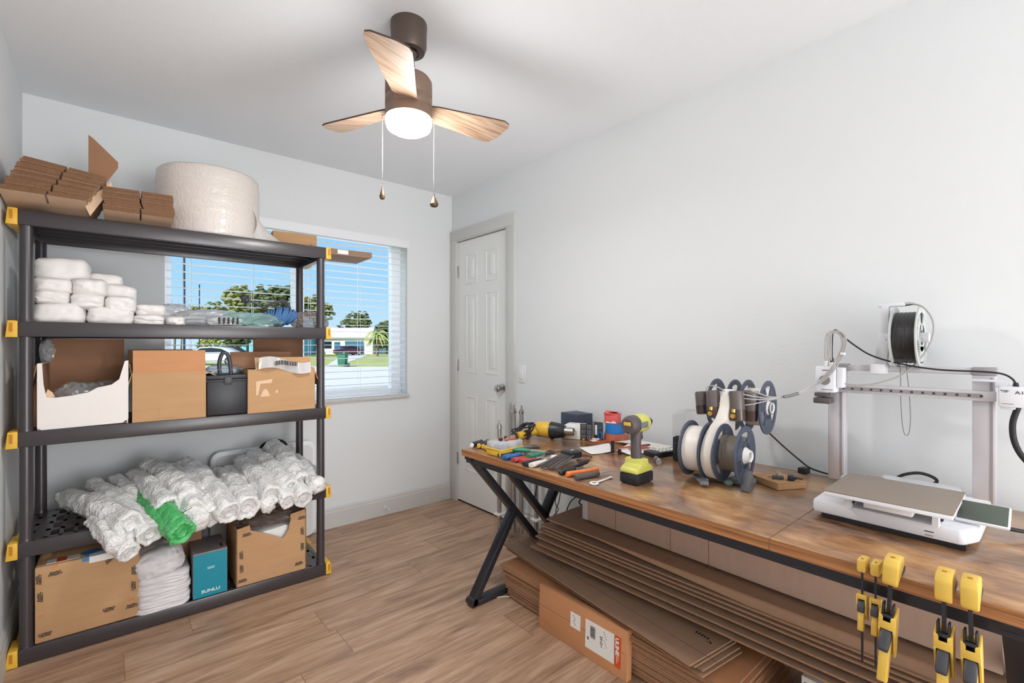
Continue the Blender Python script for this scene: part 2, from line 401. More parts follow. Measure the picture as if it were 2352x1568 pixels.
    def blob(s, c, d, seed=0, amp=.1, freq=3.0, sub=4, pw=1.0, rot=None, ridg=0.0, mi=None, flat=None):
        """noisy (super)ellipsoid of full size d; flat = z below which it is pressed flat"""
        if mi is not None: s.mi = mi
        t = bmesh.new(); bmesh.ops.create_icosphere(t, subdivisions=sub, radius=1)
        c = Vector(c); off = Vector((seed*7.13, seed*3.7, seed*11.1))
        M = (Euler(rot).to_matrix() if rot is not None else Matrix.Identity(3))
        for v in t.verts:
            p = v.co.copy()
            if pw != 1.0:
                k = (abs(p.x)**(2/pw) + abs(p.y)**(2/pw) + abs(p.z)**(2/pw))**(-pw/2); p *= k
            nn = noise.noise(p*freq + off)
            if ridg: nn = nn*(1-ridg) + ridg*(1 - 2*abs(noise.noise(p*freq*1.7 + off*2)))
            p *= 1 + amp*nn
            p = Vector((p.x*d[0]/2, p.y*d[1]/2, p.z*d[2]/2)); p = M @ p + c
            if flat is not None and p.z < flat: p.z = flat
            v.co = p
        s._merge(t); return s
    def obj(s, name, mats, parent=None, loc=None, rot=None, smooth=40, **tags):
        me = bpy.data.meshes.new(name); s.bm.normal_update(); s.bm.to_mesh(me); s.bm.free()
        if not isinstance(mats, (list, tuple)): mats = [mats]
        for m in mats: me.materials.append(MAT[m] if isinstance(m, str) else m)
        if smooth:
            for p in me.polygons: p.use_smooth = True
            me.set_sharp_from_angle(angle=R_(smooth))
        o = bpy.data.objects.new(name, me); COL.objects.link(o)
        if parent is not None: o.parent = parent
        if loc is not None: o.location = loc
        if rot is not None: o.rotation_euler = rot
        for k, v in tags.items(): o[k] = v
        return o

def spline(P, k, closed=False):
    out = []; n = len(P)
    rng = range(n) if closed else range(n-1)
    for i in rng:
        if closed: p0, p1, p2, p3 = P[i-1], P[i], P[(i+1) % n], P[(i+2) % n]
        else: p0, p1, p2, p3 = P[max(i-1, 0)], P[i], P[i+1], P[min(i+2, n-1)]
        for j in range(k):
            t = j/k
            out.append(.5*((2*p1) + (p2-p0)*t + (2*p0-5*p1+4*p2-p3)*t*t + (3*p1-p0-3*p2+p3)*t**3))
    if not closed: out.append(P[-1].copy())
    return out
def thing(name, label, cat, loc=(0, 0, 0), rz=0.0, group=None, rot=None):
    o = bpy.data.objects.new(name, None); COL.objects.link(o); o.empty_display_size = .05
    o.location = loc; o.rotation_euler = rot if rot is not None else (0, 0, rz)
    o['label'] = label; o['category'] = cat
    if group: o['group'] = group
    return o
def tag(o, label, cat, group=None, kind=None):
    o['label'] = label; o['category'] = cat
    if group: o['group'] = group
    if kind: o['kind'] = kind
    return o
def struct(o):
    o['kind'] = 'structure'; return o
def clone(o, parent=None):
    c = o.copy(); COL.objects.link(c)
    if parent is not None: c.parent = parent
    for ch in list(o.children): clone(ch, c)
    return c
def lettering(parent, body, size, m, loc, rot, name='lettering', bold=0.0, shear=0.0, sx=1.0, align='CENTER'):
    cu = bpy.data.curves.new(name, 'FONT'); cu.body = body; cu.size = size; cu.align_x = align; cu.align_y = 'CENTER'
    cu.extrude = .0003; cu.offset = bold; cu.shear = shear; cu.space_line = .8; cu.resolution_u = 3
    tmp = bpy.data.objects.new('tmp', cu); me = bpy.data.meshes.new_from_object(tmp)
    bpy.data.objects.remove(tmp); bpy.data.curves.remove(cu)
    me.materials.clear(); me.materials.append(MAT[m])
    if sx != 1.0:
        for v in me.vertices: v.co.x *= sx
    o = bpy.data.objects.new(name, me); COL.objects.link(o); o.parent = parent; o.location = loc; o.rotation_euler = rot
    return o
# ================================================================ the room
XL, XR, YB, YF, HC = -0.298, 2.135, 3.233, -3.5, 2.44
struct(MB().box(((XL+XR)/2, (YB+YF)/2, -.05), (XR-XL+.4, YB-YF+.4, .1)).obj('floor', 'floor'))
struct(MB().box(((XL+XR)/2, (YB+YF)/2, HC+.05), (XR-XL+.4, YB-YF+.4, .1)).obj('ceiling', 'ceiling_paint'))
struct(MB().box((XL-.06, (YB+YF)/2, HC/2), (.12, YB-YF, HC)).obj('wall_left', 'wall_paint'))
struct(MB().box(((XL+XR)/2, YF-.06, HC/2), (XR-XL+.24, .12, HC)).obj('wall_rear', 'wall_paint'))
# window wall with its opening
WX0, WX1, WZ0, WZ1 = .25, 1.735, .87, 2.03
b = MB()
b.box(((XL-.12+WX0)/2, YB+.08, HC/2), (WX0-XL+.12, .16, HC))
b.box(((WX1+XR+.12)/2, YB+.08, HC/2), (XR+.12-WX1, .16, HC))
b.box(((WX0+WX1)/2, YB+.08, WZ0/2), (WX1-WX0, .16, WZ0)); b.box(((WX0+WX1)/2, YB+.08, (WZ1+HC)/2), (WX1-WX0, .16, HC-WZ1))
struct(b.obj('wall_back', 'wall_paint'))
# door wall with its opening
DY0, DY1, DZ = 2.529, 3.150, 2.062
b = MB()
b.box((XR+.06, (YF+DY0)/2, HC/2), (.12, DY0-YF, HC)); b.box((XR+.06, (DY1+YB)/2, HC/2), (.12, YB-DY1, HC))
b.box((XR+.06, (DY0+DY1)/2, (DZ+HC)/2), (.12, DY1-DY0, HC-DZ)); b.box((XR+.115, (DY0+DY1)/2, DZ/2), (.01, DY1-DY0, DZ))
struct(b.obj('wall_right', 'wall_paint'))
# baseboards
def base_profile(along, a0, a1, face, sign, name):
    pr = [(0, 0), (.014, 0), (.014, .105), (.011, .112), (.011, .124), (.005, .135), (0, .135)]
    b = MB()
    for (h0, h1) in ((a0, a1),):
        if along == 'X': b.prism([(face+sign*u, v) for u, v in pr], h0, h1, 'YZ')
        else: b.prism([(face+sign*u, v) for u, v in pr], h0, h1, 'XZ')
    return struct(b.obj(name, 'casing_paint', smooth=20))
base_profile('X', XL, XR-.02, YB, -1, 'baseboard_back')
base_profile('Y', YF, DY0-.095, XR, -1, 'baseboard_right')
base_profile('Y', YF, YB, XL, 1, 'baseboard_left')
# plain white panel added on the unseen rear wall, behind the fill lamps
r = MB().box((.92, YF+.012, 1.35), (2.1, .02, 2.0)).obj('added_rear_panel', 'blind_white'); struct(r)

# ---- window 1
w = struct(MB().box(((WX0+.04+WX1-.07)/2, YB+.145, WZ0+.02), (WX1-WX0-.111, .046, .04), mi=0).box(((WX0+.04+WX1-.07)/2, YB+.145, WZ1-.02), (WX1-WX0-.111, .046, .04))
    .box((WX0+.02, YB+.145, (WZ0+WZ1)/2), (.04, .05, WZ1-WZ0)).box((WX1-.035, YB+.145, (WZ0+WZ1)/2), (.07, .05, WZ1-WZ0))
    .box((.985, YB+.138, (WZ0+WZ1)/2), (.075, .05, WZ1-WZ0))
    .box(((WX0+.985)/2, YB+.139, WZ0+.05), (.64, .03, .03)).box(((WX1+.985)/2-.02, YB+.139, WZ0+.05), (.60, .03, .03)).obj('window_1', 'vinyl_white'))
MB().box(((WX0+WX1)/2, YB+.15, (WZ0+WZ1)/2), (WX1-WX0-.02, .004, WZ1-WZ0-.02)).obj('pane', 'glass', w)
MB().box(((WX0+WX1)/2, YB+.045, WZ0-.012), (WX1-WX0+.02, .135, .026), bev=.004).obj('window_sill', 'sill_stone', w)
# blinds
bl = thing('window_blinds', 'white slatted blinds hanging open in the window', 'blinds', ((WX0+WX1)/2, YB+.035, 2.0))
bw = WX1-WX0-.02
MB().box((0, -.03, .0), (WX1-WX0+.03, .014, .062), bev=.004).box((0, .0, .01), (bw, .045, .04), bev=.003).obj('valance', 'blind_white', bl)
nsl = 23; z = -.065
for i in range(nsl):
    m_ = MB().grid(lambda u, v: Vector(((u-.5)*bw, (v-.5)*.048, .002*(1-(2*v-1)**2))), 1, 6, thick=.0018)
    m_.obj('slat', 'blind_white', bl, loc=(0, 0, z - i*.0465), rot=(R_(1), 0, 0), smooth=60)
zb = z - nsl*.0465 - .002
MB().box((0, 0, zb), (bw, .05, .016), bev=.004).obj('bottom_rail', 'blind_white', bl)
for x_ in (-.62, -.30, .04, .38, .69):
    b = MB()
    for dy in (-.024, .024): b.box((x_, dy, zb/2), (.0022, .0012, -zb))
    b.obj('ladder_cord', 'blind_white', bl)
b = MB().tube([(-.66, -.045, 0), (-.66, -.047, -.4), (-.655, -.045, -.62)], .0016, 6); b.cyl((-.655, -.045, -.62), (-.655, -.045, -.65), .004, .007, 10); b.obj('pull_cord', 'blind_white', bl)

# ---- door 1
d = struct(MB().box((XR+.022, (DY0+DY1)/2, .012+2.04/2), (.035, DY1-DY0-.006, 2.04)).obj('door_1', 'door_paint'))
def panel(y0, y1, z0, z1):
    b = MB(); xf = XR+.0045
    # raised frame moulding and bevelled field
    t = .02
    for (c, s_) in ((((y0+y1)/2, z0), (y1-y0, 0)), (((y0+y1)/2, z1), (y1-y0, 0)), ((y0, (z0+z1)/2), (0, z1-z0)), ((y1, (z0+z1)/2), (0, z1-z0))):
        b.box((xf-.0015, c[0], c[1]), (.006, max(s_[0], .007)+.004, max(s_[1], .007)+.004), bev=.0025)
    b.box((xf-.001, (y0+y1)/2, (z0+z1)/2), (.007, y1-y0-.07, z1-z0-.075), bev=.0033)
    b.obj('door_panel', 'door_paint', d)
for y0, y1 in ((2.645, 2.778), (2.897, 3.03)):
    panel(y0, y1, 1.717, 1.938); panel(y0, y1, 1.028, 1.626); panel(y0, y1, .265, .835)
k = MB().lathe([(0, 0), (.032, 0), (.033, .006), (.014, .010), (.011, .018), (.012, .026), (.022, .031), (.0275, .042), (.0265, .054), (.018, .062), (0, .064)], 28, (XR+.004, 2.588, .932), (-1, 0, 0)).obj('door_knob', 'nickel', d)
for z_ in (1.82, 1.078, .34):
    MB().box((XR-.001, DY1-.004, z_), (.006, .018, .09), bev=.001).cyl((XR-.006, DY1+.003, z_-.045), (XR-.006, DY1+.003, z_+.045), .006, n=10).obj('door_hinge', 'steel', d)
MB().box((XR+.03, (DY0+DY1)/2, .006), (.05, DY1-DY0, .012)).obj('door_gap', 'floor_gap', d)
b = MB()
cw = .088
b.box((XR-.008, DY0-cw/2-.002, DZ/2+.04), (.02, cw, DZ+.085), bev=.004); b.box((XR-.008, (DY1+YB)/2+.002, DZ/2+.04), (.02, YB-DY1-.006, DZ+.085), bev=.003)
b.box((XR-.0085, (DY0+YB)/2-.04, DZ+.045), (.021, YB-DY0+.082, .083), bev=.004)
b.box((XR+.0, DY0+.001, DZ/2), (.03, .012, DZ)); b.box((XR+.0, DY1+.003, DZ/2), (.03, .010, DZ)); b.box((XR+.0, (DY0+DY1)/2, DZ), (.03, DY1-DY0, .010))
struct(b.obj('trim_1', 'casing_paint'))
# switch plate
sw = thing('light_switch', 'white rocker light switch plate on the wall beside the door', 'light switch', (XR, 2.377, 1.043))
MB().box((-.003, 0, 0), (.006, .072, .118), bev=.002).obj('switch_plate', 'trim_white', sw)
MB().box((-.007, 0, .0), (.006, .033, .066), rot=(0, R_(3), 0), bev=.002).obj('rocker', 'trim_white', sw)
# door stop on the baseboard
ds = thing('door_stop', 'small white spring door stop on the baseboard', 'door stop', (atY(884, 1164, YB-.014)), 0)
MB().cyl((0, 0, 0), (0, -.006, 0), .012, n=16).tube([(0.004*math.cos(a*1.2), -.006-a*.0011, .004*math.sin(a*1.2)) for a in range(0, 50)], .0012, 5).cyl((0, -.06, 0), (0, -.072, 0), .008, .006, 12).obj('spring', 'trim_white', ds)

# ================================================================ ceiling fan
FX, FY = .864, 1.598
fan = thing('ceiling_fan', 'small three bladed ceiling fan with lit round lamp and two pull chains', 'ceiling fan', (FX, FY, HC))
MB().lathe([(0, 0), (.067, 0), (.068, -.012), (.066, -.05), (.066, -.085), (.058, -.105), (.04, -.108), (.03, -.1), (0, -.1)], 40).obj('canopy', 'bronze', fan)
MB().lathe([(0, -.098), (.026, -.1), (.030, -.112), (.022, -.126), (.0135, -.13), (.0125, -.215), (.03, -.222), (.03, -.23), (0, -.23)], 28).obj('downrod', 'bronze', fan)
MB().lathe([(0, -.2), (.05, -.2), (.078, -.206), (.0865, -.22), (.0865, -.275), (.084, -.278), (.084, -.281), (.0865, -.284), (.0865, -.312), (.084, -.315), (.084, -.318), (.0865, -.321), (.0865, -.354), (.083, -.356), (0, -.356)], 48).obj('motor_housing', 'motor_brown', fan)
em = mat('lamp_glow', (255, 250, 240), .4, emit=(255, 246, 232), es=2.4)
MB().lathe([(.0855, -.352), (.0858, -.375), (.08, -.392), (.06, -.404), (.03, -.409), (0, -.41)], 40).obj('lamp_diffuser', em, fan)
def blade(ang):
    r0, r1 = .075, .415; n = 14
    pts = []
    out = [(r0, -.036), (r0+.03, -.044), (r1-.10, -.068), (r1-.035, -.074), (r1-.008, -.064), (r1, -.045), (r1-.012, .03), (r1-.03, .064), (r1-.05, .072), (r1-.08, .070), (r0+.03, .047), (r0, .040)]
    M = Matrix.Translation((0, 0, -.31)) @ Matrix.Rotation(R_(ang), 4, 'Z') @ Matrix.Rotation(R_(-13), 4, 'X')
    b = MB().prism(out, -.003, .003, 'XY', M=M)
    bm = b.bm; bm.faces.ensure_lookup_table(); bm.normal_update()
    for f in bm.faces: f.material_index = 0 if f.normal.z < -.5 else 1
    o = b.obj('fan_blade', ['blade_under', 'blade_dark'], fan)
    return o
for a in (232.5, 352.5, 112.5): blade(a)
for (px, zt_, zb_, ns, wd) in ((878, 2.102, 1.835, 'pull_chain', .0105), (997, 2.083, 1.806, 'pull_chain', .016)):
    s_ = (px-CX)/FOC*1.775; dx = s_*RGT.x + 1.775*FWD.x - FX; dy = s_*RGT.y + 1.775*FWD.y - FY
    b = MB()
    b.tube([(dx*.86, dy*.86, zt_-HC+.003), (dx, dy, zt_-HC), (dx, dy, zt_-HC-.006)], .002, 6)
    nb = int((zt_-zb_)/.0052)
    for i in range(nb):
        t = bmesh.new(); bmesh.ops.create_icosphere(t, subdivisions=1, radius=.0019); bmesh.ops.translate(t, vec=(dx, dy, zt_-HC-.006-i*.0052), verts=t.verts); b._merge(t)
    ch = b.obj(ns, 'nickel', fan)
    MB().lathe([(0, 0), (.002, -.002), (.0025, -.01), (.004, -.014), (wd*.75, -.03), (wd, -.040), (wd*.8, -.049), (0, -.053)], 16, (dx, dy, zb_-HC)).obj('chain_pendant', 'bronze_pendant', ch)

# ================================================================ outside (ground 0.35 m below the floor)
GZ = -.35
mm('lawn', (172, 174, 96), .95, var=.2, vscale=.6); mm('concrete', (214, 208, 198), .9, var=.05, vscale=.3); mm('asphalt', (206, 200, 194), .95, var=.04, vscale=.4)
mm('leaf_olive', (136, 138, 84), .8, var=.3, vscale=2); mm('leaf_dark', (98, 108, 70), .8, var=.3, vscale=2); mm('leaf_lime', (166, 174, 92), .8, var=.2, vscale=2)
mm('bark', (132, 116, 100), .9); mm('house_white', (232, 230, 226), .8); mm('house_blue', (120, 190, 214), .8); mm('garage_blue', (40, 96, 124), .6)
mm('roof_pale', (232, 226, 222), .8); mm('car_red', (150, 44, 58), .25, coat=.6); mm('car_white', (236, 238, 242), .25, coat=.6); mm('car_glass', (34, 44, 56), .1); mm('car_dark', (60, 52, 56), .3)
mm('bin_green', (48, 112, 84), .5); mm('tyre', (34, 32, 34), .8); mm('pole_dark', (60, 72, 80), .7); mm('grey_wood', (170, 164, 158), .8)
gp = lambda px, D, z=0: atD(px, D, GZ+z)
struct(MB().box((60, 60, GZ-.1), (400, 300, .2)).obj('ground', 'lawn'))
def strip(pts, z, m, name):
    b = MB(); b.prism([(p.x, p.y) for p in pts], GZ+z-.03, GZ+z); return struct(b.obj(name, m, smooth=0))
strip([gp(-1200, 4.2), gp(2400, 4.2), gp(1700, 33), gp(300, 35)], .02, 'concrete', 'street')
strip([gp(745, 34), gp(778, 36), gp(848, 76), gp(790, 76)], .03, 'concrete', 'driveway')
def foliage(b, c, r, n, seed, fl=.6, ls=.5, squash=.8):
    rnd = random.Random(seed)
    for i in range(n):
        a = rnd.uniform(0, 2*PI); cz = rnd.uniform(-1, 1); rr = rnd.uniform(.35, 1)**.6 * r
        s = math.sqrt(1-cz*cz); p = Vector((math.cos(a)*s*rr, math.sin(a)*s*rr, cz*rr*squash)) + Vector(c)
        sz = ls*rnd.uniform(.6, 1.25)
        t = bmesh.new(); bmesh.ops.create_icosphere(t, subdivisions=1, radius=sz)
        for v in t.verts: v.co *= 1 + .55*noise.noise(v.co*3/sz + Vector((i, seed, 0)))
        for v in t.verts: v.co = Vector((v.co.x, v.co.y, v.co.z*.62)) + p
        b._merge(t)
def tree(label, px, D, ytop, ybase_crown, wpx, leaf, seed, group=None, n=110, trunk=True, clumps=5):
    s = FOC/D; zt = CAMH + (HY-ytop)/s; zc = CAMH + (HY-ybase_crown)/s; w_ = wpx/s
    p = gp(px, D); o = thing('tree', label, 'tree', (p.x, p.y, GZ), group=group)
    rnd = random.Random(seed); H = zt-GZ; c0 = zc-GZ
    b = MB(); rr = (H-c0)/2
    per = max(44, 4*n//clumps)
    for k in range(clumps):
        ox = rnd.uniform(-1, 1)*(w_/2-rr*.45) if w_ > rr else 0; oz = c0 + rr*rnd.uniform(.4, 1.3)
        off = RGT*ox; cr_ = rr*rnd.uniform(.6, .85); oz = min(oz, H-cr_*.8)
        foliage(b, (off.x, off.y, oz), cr_, per, seed*10+k, ls=max(.26, cr_*.19))
    b.obj('crown', leaf, o, smooth=0)
    if trunk:
        b = MB().tube([(0, 0, 0), (.1, 0, c0*.6), (0, .1, c0+rr*.8)], lambda t: .28*(1-.6*t)*max(.5, rr/4), 8)
        for k in range(5):
            a = rnd.uniform(0, 2*PI); b.tube([(0, 0, c0*.7+rr*.1*k), (math.cos(a)*w_*.15, math.sin(a)*w_*.15, c0+rr*.5), (math.cos(a)*w_*.3, math.sin(a)*w_*.3, c0+rr*1.1)], lambda t: .12*(1-.7*t), 5)
        b.obj('trunk', 'bark', o)
    return o
tree('tall spreading olive green tree above the blue house', 568, 66, 646, 740, 84, 'leaf_olive', 1, n=150, clumps=7)
tree('tall dark green tree seen left of the centre mullion', 628, 62, 644, 742, 92, 'leaf_dark', 2, n=170, clumps=8)
tree('tree crown right of the window mullion, behind the shelf post', 728, 66, 672, 745, 70, 'leaf_olive', 3, n=130, clumps=6)
tree('feathery low tree right of the bare tree', 470, 70, 684, 745, 84, 'leaf_olive', 4, n=110, clumps=5)
tree('low round tree at the left edge of the window', 415, 72, 704, 760, 60, 'leaf_olive', 5, n=80, clumps=4)
tree('distant tree line crown over the white roof', 812, 122, 706, 760, 84, 'leaf_dark', 6, n=150, clumps=7)
tree('dark tree at the right edge of the window', 888, 84, 722, 800, 50, 'leaf_dark', 7, n=110, clumps=5)
tree('bushy green hedge row behind the white car', 500, 92, 770, 800, 110, 'leaf_lime', 8, n=120, clumps=8, trunk=False)
tree('dark green bush between the two tall trees', 530, 64, 716, 790, 80, 'leaf_dark', 9, n=110, clumps=6, trunk=False)
tree('hedge of shrubs right of the white house', 884, 104, 760, 806, 46, 'leaf_olive', 10, n=80, clumps=5, trunk=False)
# bare tree
p = gp(400, 60); o = thing('bare_tree', 'leafless tree with many fine bare branches at the left of the window', 'tree', (p.x, p.y, GZ))
rnd = random.Random(5); b = MB().tube([(0, 0, 0), (.1, 0, 3.4)], .14, 6)
for i in range(46):
    a = rnd.uniform(0, 2*PI); L_ = rnd.uniform(1.2, 3.4); z0 = rnd.uniform(2.6, 4.4)
    off = RGT*(math.cos(a)*L_*.75); b.tube([(off.x*.1, off.y*.1, z0), (off.x*.5, off.y*.5, z0+L_*.55), (off.x*.9, off.y*.9, z0+L_*1.1)], lambda t: .03*(1-.7*t), 4)
b.obj('branches', 'bark', o)
# palm
p = gp(866, 66); o = thing('palm_tree', 'bright green palm in front of the white house', 'palm tree', (p.x, p.y, GZ))
MB().tube([(0, 0, 0), (.15, 0, 1.4), (.05, 0, 2.9)], lambda t: .2-.06*t, 8).obj('trunk', 'bark', o)
b = MB(); rnd = random.Random(11)
for i in range(22):
    a = 2*PI*i/22 + rnd.uniform(-.1, .1); L_ = rnd.uniform(1.5, 2.1); up = rnd.uniform(.1, 1.1)
    def fr(u, v, a=a, L_=L_, up=up):
        r_ = L_*u; z_ = 2.9 + up*math.sin(u*PI*.7)*1.2 - 1.6*u*u; wv = (v-.5)*.34*(1-u*.7)
        return Vector((math.cos(a)*r_ - math.sin(a)*wv, math.sin(a)*r_ + math.cos(a)*wv, z_ - abs(v-.5)*.3))
    b.grid(fr, 7, 2, thick=.02)
b.obj('fronds', 'leaf_lime', o, smooth=0)
# utility pole and slender poles
for px, D, yt, w_, lb in ((423, 45, 560, .11, 'dark utility pole outside the left window pane'), (458, 55, 655, .08, 'thin pale post beyond the street, left of the trees'), (567, 50, 700, .07, 'grey post in front of the tall trees')):
    p = gp(px, D); h = (HY-yt)/FOC*D + CAMH - GZ
    tag(MB().cyl((0, 0, 0), (0, 0, h), w_, w_*.8, 10).cyl((0, 0, h), (0, 0, h+.08), w_*1.25, w_*1.25, 10).obj('utility_pole', 'pole_dark', loc=p), lb, 'pole')
# houses
def house(name, label, pxl, pxr, D, wall, garage, roofm, H=2.85, RH=1.9):
    a = gp(pxl, D); c = gp(pxr, D); w_ = (c-a).length; o = thing(name, label, 'house', a, math.atan2(c.y-a.y, c.x-a.x))
    MB().box((w_/2, 5, H/2), (w_, 10, H)).obj('wall', wall, o)
    MB().prism([(-.6, H), (-.6, H+.14), (5, H+RH), (10.6, H+.14), (10.6, H)], -.5, w_+.5, 'YZ').obj('roof', roofm, o)
    return o, w_
h1, w1 = house('white_house', 'white single storey house with pale roof across the street', 735, 856, 82, 'house_white', True, 'roof_pale')
MB().box((0, 0, 0), (3.3, .1, 2.2), bev=.02).obj('garage_door', 'garage_blue', h1, loc=(6.0, -.03, 1.15))
MB().box((0, 0, 0), (1.0, .08, 2.1)).obj('door', 'garage_blue', h1, loc=(3.0, -.03, 1.05))
MB().box((0, 0, 0), (1.2, .08, 1.2)).box((0, -.05, 0), (1.3, .04, .08)).obj('house_window', 'car_glass', h1, loc=(1.4, -.03, 1.6))
h2, w2 = house('blue_house', 'light blue house behind the parked cars', 552, 672, 74, 'house_blue', True, 'roof_pale', RH=.9)
for xx_ in (3.3, 6.6, 8.6):
    MB().box((0, 0, 0), (1.7 if xx_ < 4 else 1, .06, 1.1), mi=1).box((0, -.05, 0), (.07, .06, 1.1), mi=0).box((0, -.05, .57), (1.8 if xx_ < 4 else 1.1, .06, .09)).box((0, -.05, -.57), (1.8 if xx_ < 4 else 1.1, .06, .09)).obj('house_window', ['house_white', 'car_glass'], h2, loc=(xx_, -.02, 1.75))
# cars
def car(label, px, D, rz, paint, L=4.5, H=1.45):
    p = gp(px, D); o = thing('car', label, 'car', p, rz)
    prof = [(-L/2, .35), (-L/2+.05, .85), (-L*.43, .95), (-L*.30, 1.0), (-L*.17, H-.04), (L*.02, H), (L*.22, H-.1), (L*.36, 1.02), (L*.46, .92), (L/2, .7), (L/2, .35), (L*.42, .22), (-L*.42, .22)]
    MB().prism(prof, -.86, .86, 'XZ', bev=.05).obj('body', paint, o)
    win = [(-L*.27, 1.02), (-L*.155, H-.12), (L*.02, H-.07), (L*.19, H-.16), (L*.29, 1.04)]
    MB().prism(win, -.88, .88, 'XZ').obj('side_window', 'car_glass', o)
    MB().box((-L*.235, 0, (1+H)/2-.03), (.07, 1.4, .5), rot=(0, R_(28), 0)).obj('windscreen', 'car_glass', o)
    for sx_ in (-L*.3, L*.31):
        for sy_ in (-.8, .8):
            q = MB().cyl((sx_, sy_-.11, .32), (sx_, sy_+.11, .32), .32, n=24, mi=0); q.cyl((sx_, sy_-.12, .32), (sx_, sy_+.12, .32), .2, n=12, mi=1); q.obj('wheel', ['tyre', 'chrome'], o)
    for sy_ in (-.6, .6): MB().box((L/2-.03, sy_, .82), (.08, .4, .16), bev=.03).obj('tail_light', 'car_red', o)
    return o
yaw = math.atan2(RGT.y, RGT.x)
car('white parked car seen between the cartons and the black case', 494, 38, yaw+R_(8), 'car_white')
car('dark red car parked on the driveway of the white house', 800, 74, yaw+R_(50), 'car_red', L=4.3)
car('dark car partly hidden behind the white car', 520, 52, yaw-R_(15), 'car_dark')
# bin
p = gp(787, 34.5); o = thing('wheelie_bin', 'green wheeled bin standing at the kerb', 'bin', p, yaw)
MB().prism([(-.24, .05), (.24, .05), (.31, .92), (-.31, .92)], -.3, .3, 'XZ', bev=.02).obj('body', 'bin_green', o)
MB().box((0, 0, .96), (.68, .7, .07), rot=(0, R_(-3), 0), bev=.02).obj('lid', 'bin_green', o)
MB().cyl((.33, -.3, .12), (.33, .3, .12), .12, n=16).obj('wheel', 'tyre', o)
# shrub on far kerb
# ================================================================ plastic shelving unit
TH = math.atan2(2.580-2.612, 1.146)          # the unit stands a touch skew to the wall
SO = Vector((-.254, 2.612, 0)); SU = Vector((math.cos(TH), math.sin(TH), 0)); SV = Vector((-math.sin(TH), math.cos(TH), 0))
SL, SD = 1.155, .45
LV = [.065, .477, .903, 1.330, 1.762]
def sp(u, v, z): p = SO + SU*u + SV*v; return Vector((p.x, p.y, z))
def us(X, v=0):  # u along the shelf for a world X near the front
    return (X - SO.x)/SU.x
shelf = thing('shelving_unit', 'five tier dark plastic shelving unit with yellow end clips standing before the window', 'shelving unit', SO, TH)
for i, zt_ in enumerate(LV):
    b = MB(); h = .060; zc_ = zt_-h/2
    b.box((SL/2, .009, zc_), (SL, .018, h), bev=.004); b.box((SL/2, SD-.009, zc_), (SL, .018, h), bev=.004)
    b.box((.009, SD/2, zc_), (.018, SD-.03, h)); b.box((SL-.009, SD/2, zc_), (.018, SD-.03, h))
    rows = 4; rp = (SD-.036)/rows
    for k in range(rows+1):
        b.box((SL/2, .018+rp*k, zt_-.004), (SL-.03, .03, .006)); b.box((SL/2, .018+rp*k, zt_-.020), (SL-.03, .005, .034))
    for k in range(26):
        b.box((.03+k*(SL-.06)/25, SD/2, zt_-.004), (.013, SD-.03, .006))
    b.box((.05, SD/2, zt_-.0045), (.07, SD-.03, .005)); b.box((SL-.05, SD/2, zt_-.0045), (.07, SD-.03, .005))
    b.obj('shelf', 'shelf_plastic', shelf)
    for sx_ in (0, 1):
        x0 = -.030 if sx_ == 0 else SL; x1 = 0 if sx_ == 0 else SL+.026
        if sx_ == 0: poly = [(-.006, zt_+.002), (-.027, zt_+.002), (-.033, zt_-h-.002), (0, zt_-h-.002), (0, zt_)]
        else: poly = [(SL, zt_+.001), (SL+.024, zt_+.001), (SL+.028, zt_-h), (SL, zt_-h)]
        for (v0, v1) in ((-.002, .10), (SD-.10, SD+.002)):
            q = MB().prism(poly, v0, v1, 'XZ', bev=.0015, mi=0)
            xm = -.018 if sx_ == 0 else SL+.016
            yv = v0-.0005 if v0 < 0 else v1+.0005
            q.box((xm, yv, zt_-.024), (.009, .003, .034), mi=1)
            q.obj('end_clip', ['clip_yellow', 'clip_pocket'], shelf)
        q = MB().prism([(x0+.012 if sx_ == 0 else SL, zt_-.004), (x1 if sx_ == 0 else x1-.012, zt_-.004), (x1 if sx_ == 0 else x1-.012, zt_-h), (x0+.004 if sx_ == 0 else SL, zt_-h)], .10, SD-.10, 'XZ')
        q.obj('end_clip', 'clip_yellow', shelf)
for u_, v_ in ((.021, .024), (SL-.021, .024), (.021, SD-.024), (SL-.021, SD-.024)):
    b = MB()
    for k in range(4):
        z0, z1 = LV[k]-.003, LV[k+1]-.058
        b.cyl((u_, v_, z0), (u_, v_, z1), .0205, .0195, 24); b.cyl((u_, v_, z0), (u_, v_, z0+.012), .0225, .0215, 24)
    b.obj('post', 'shelf_plastic', shelf)

# ---------------------------------------------------------------- cartons
def walls(b, w, d, h, t=.004, front=True, mi=0, bottom=True):
    b.mi = mi
    if front: b.box((w/2, t/2, h/2), (w, t, h))
    b.box((w/2, d-t/2, h/2), (w, t, h)); b.box((t/2, d/2, h/2), (t, d-2*t, h)); b.box((w-t/2, d/2, h/2), (t, d-2*t, h))
    if bottom: b.box((w/2, d/2, t/2), (w-.002, d-.002, t))
def flap(parent, hinge, L, W_, ang, axis, m='cardboard', name='flap', t=.004, crop=0.0):
    """flap of length W_ standing at angle ang from straight up, hinged along L at hinge; axis X or Y (direction of the hinge)"""
    b = MB(); b.box((0, 0, W_/2), ((L, t, W_) if axis == 'X' else (t, L, W_)))
    return b.obj(name, m, parent, loc=hinge, rot=((R_(ang), 0, 0) if axis == 'X' else (0, R_(ang), 0)))

# third shelf ---------------------------------------------------
zs = LV[2]
def place(u, v, z, rz=0): return sp(u, v, z), TH+R_(rz)
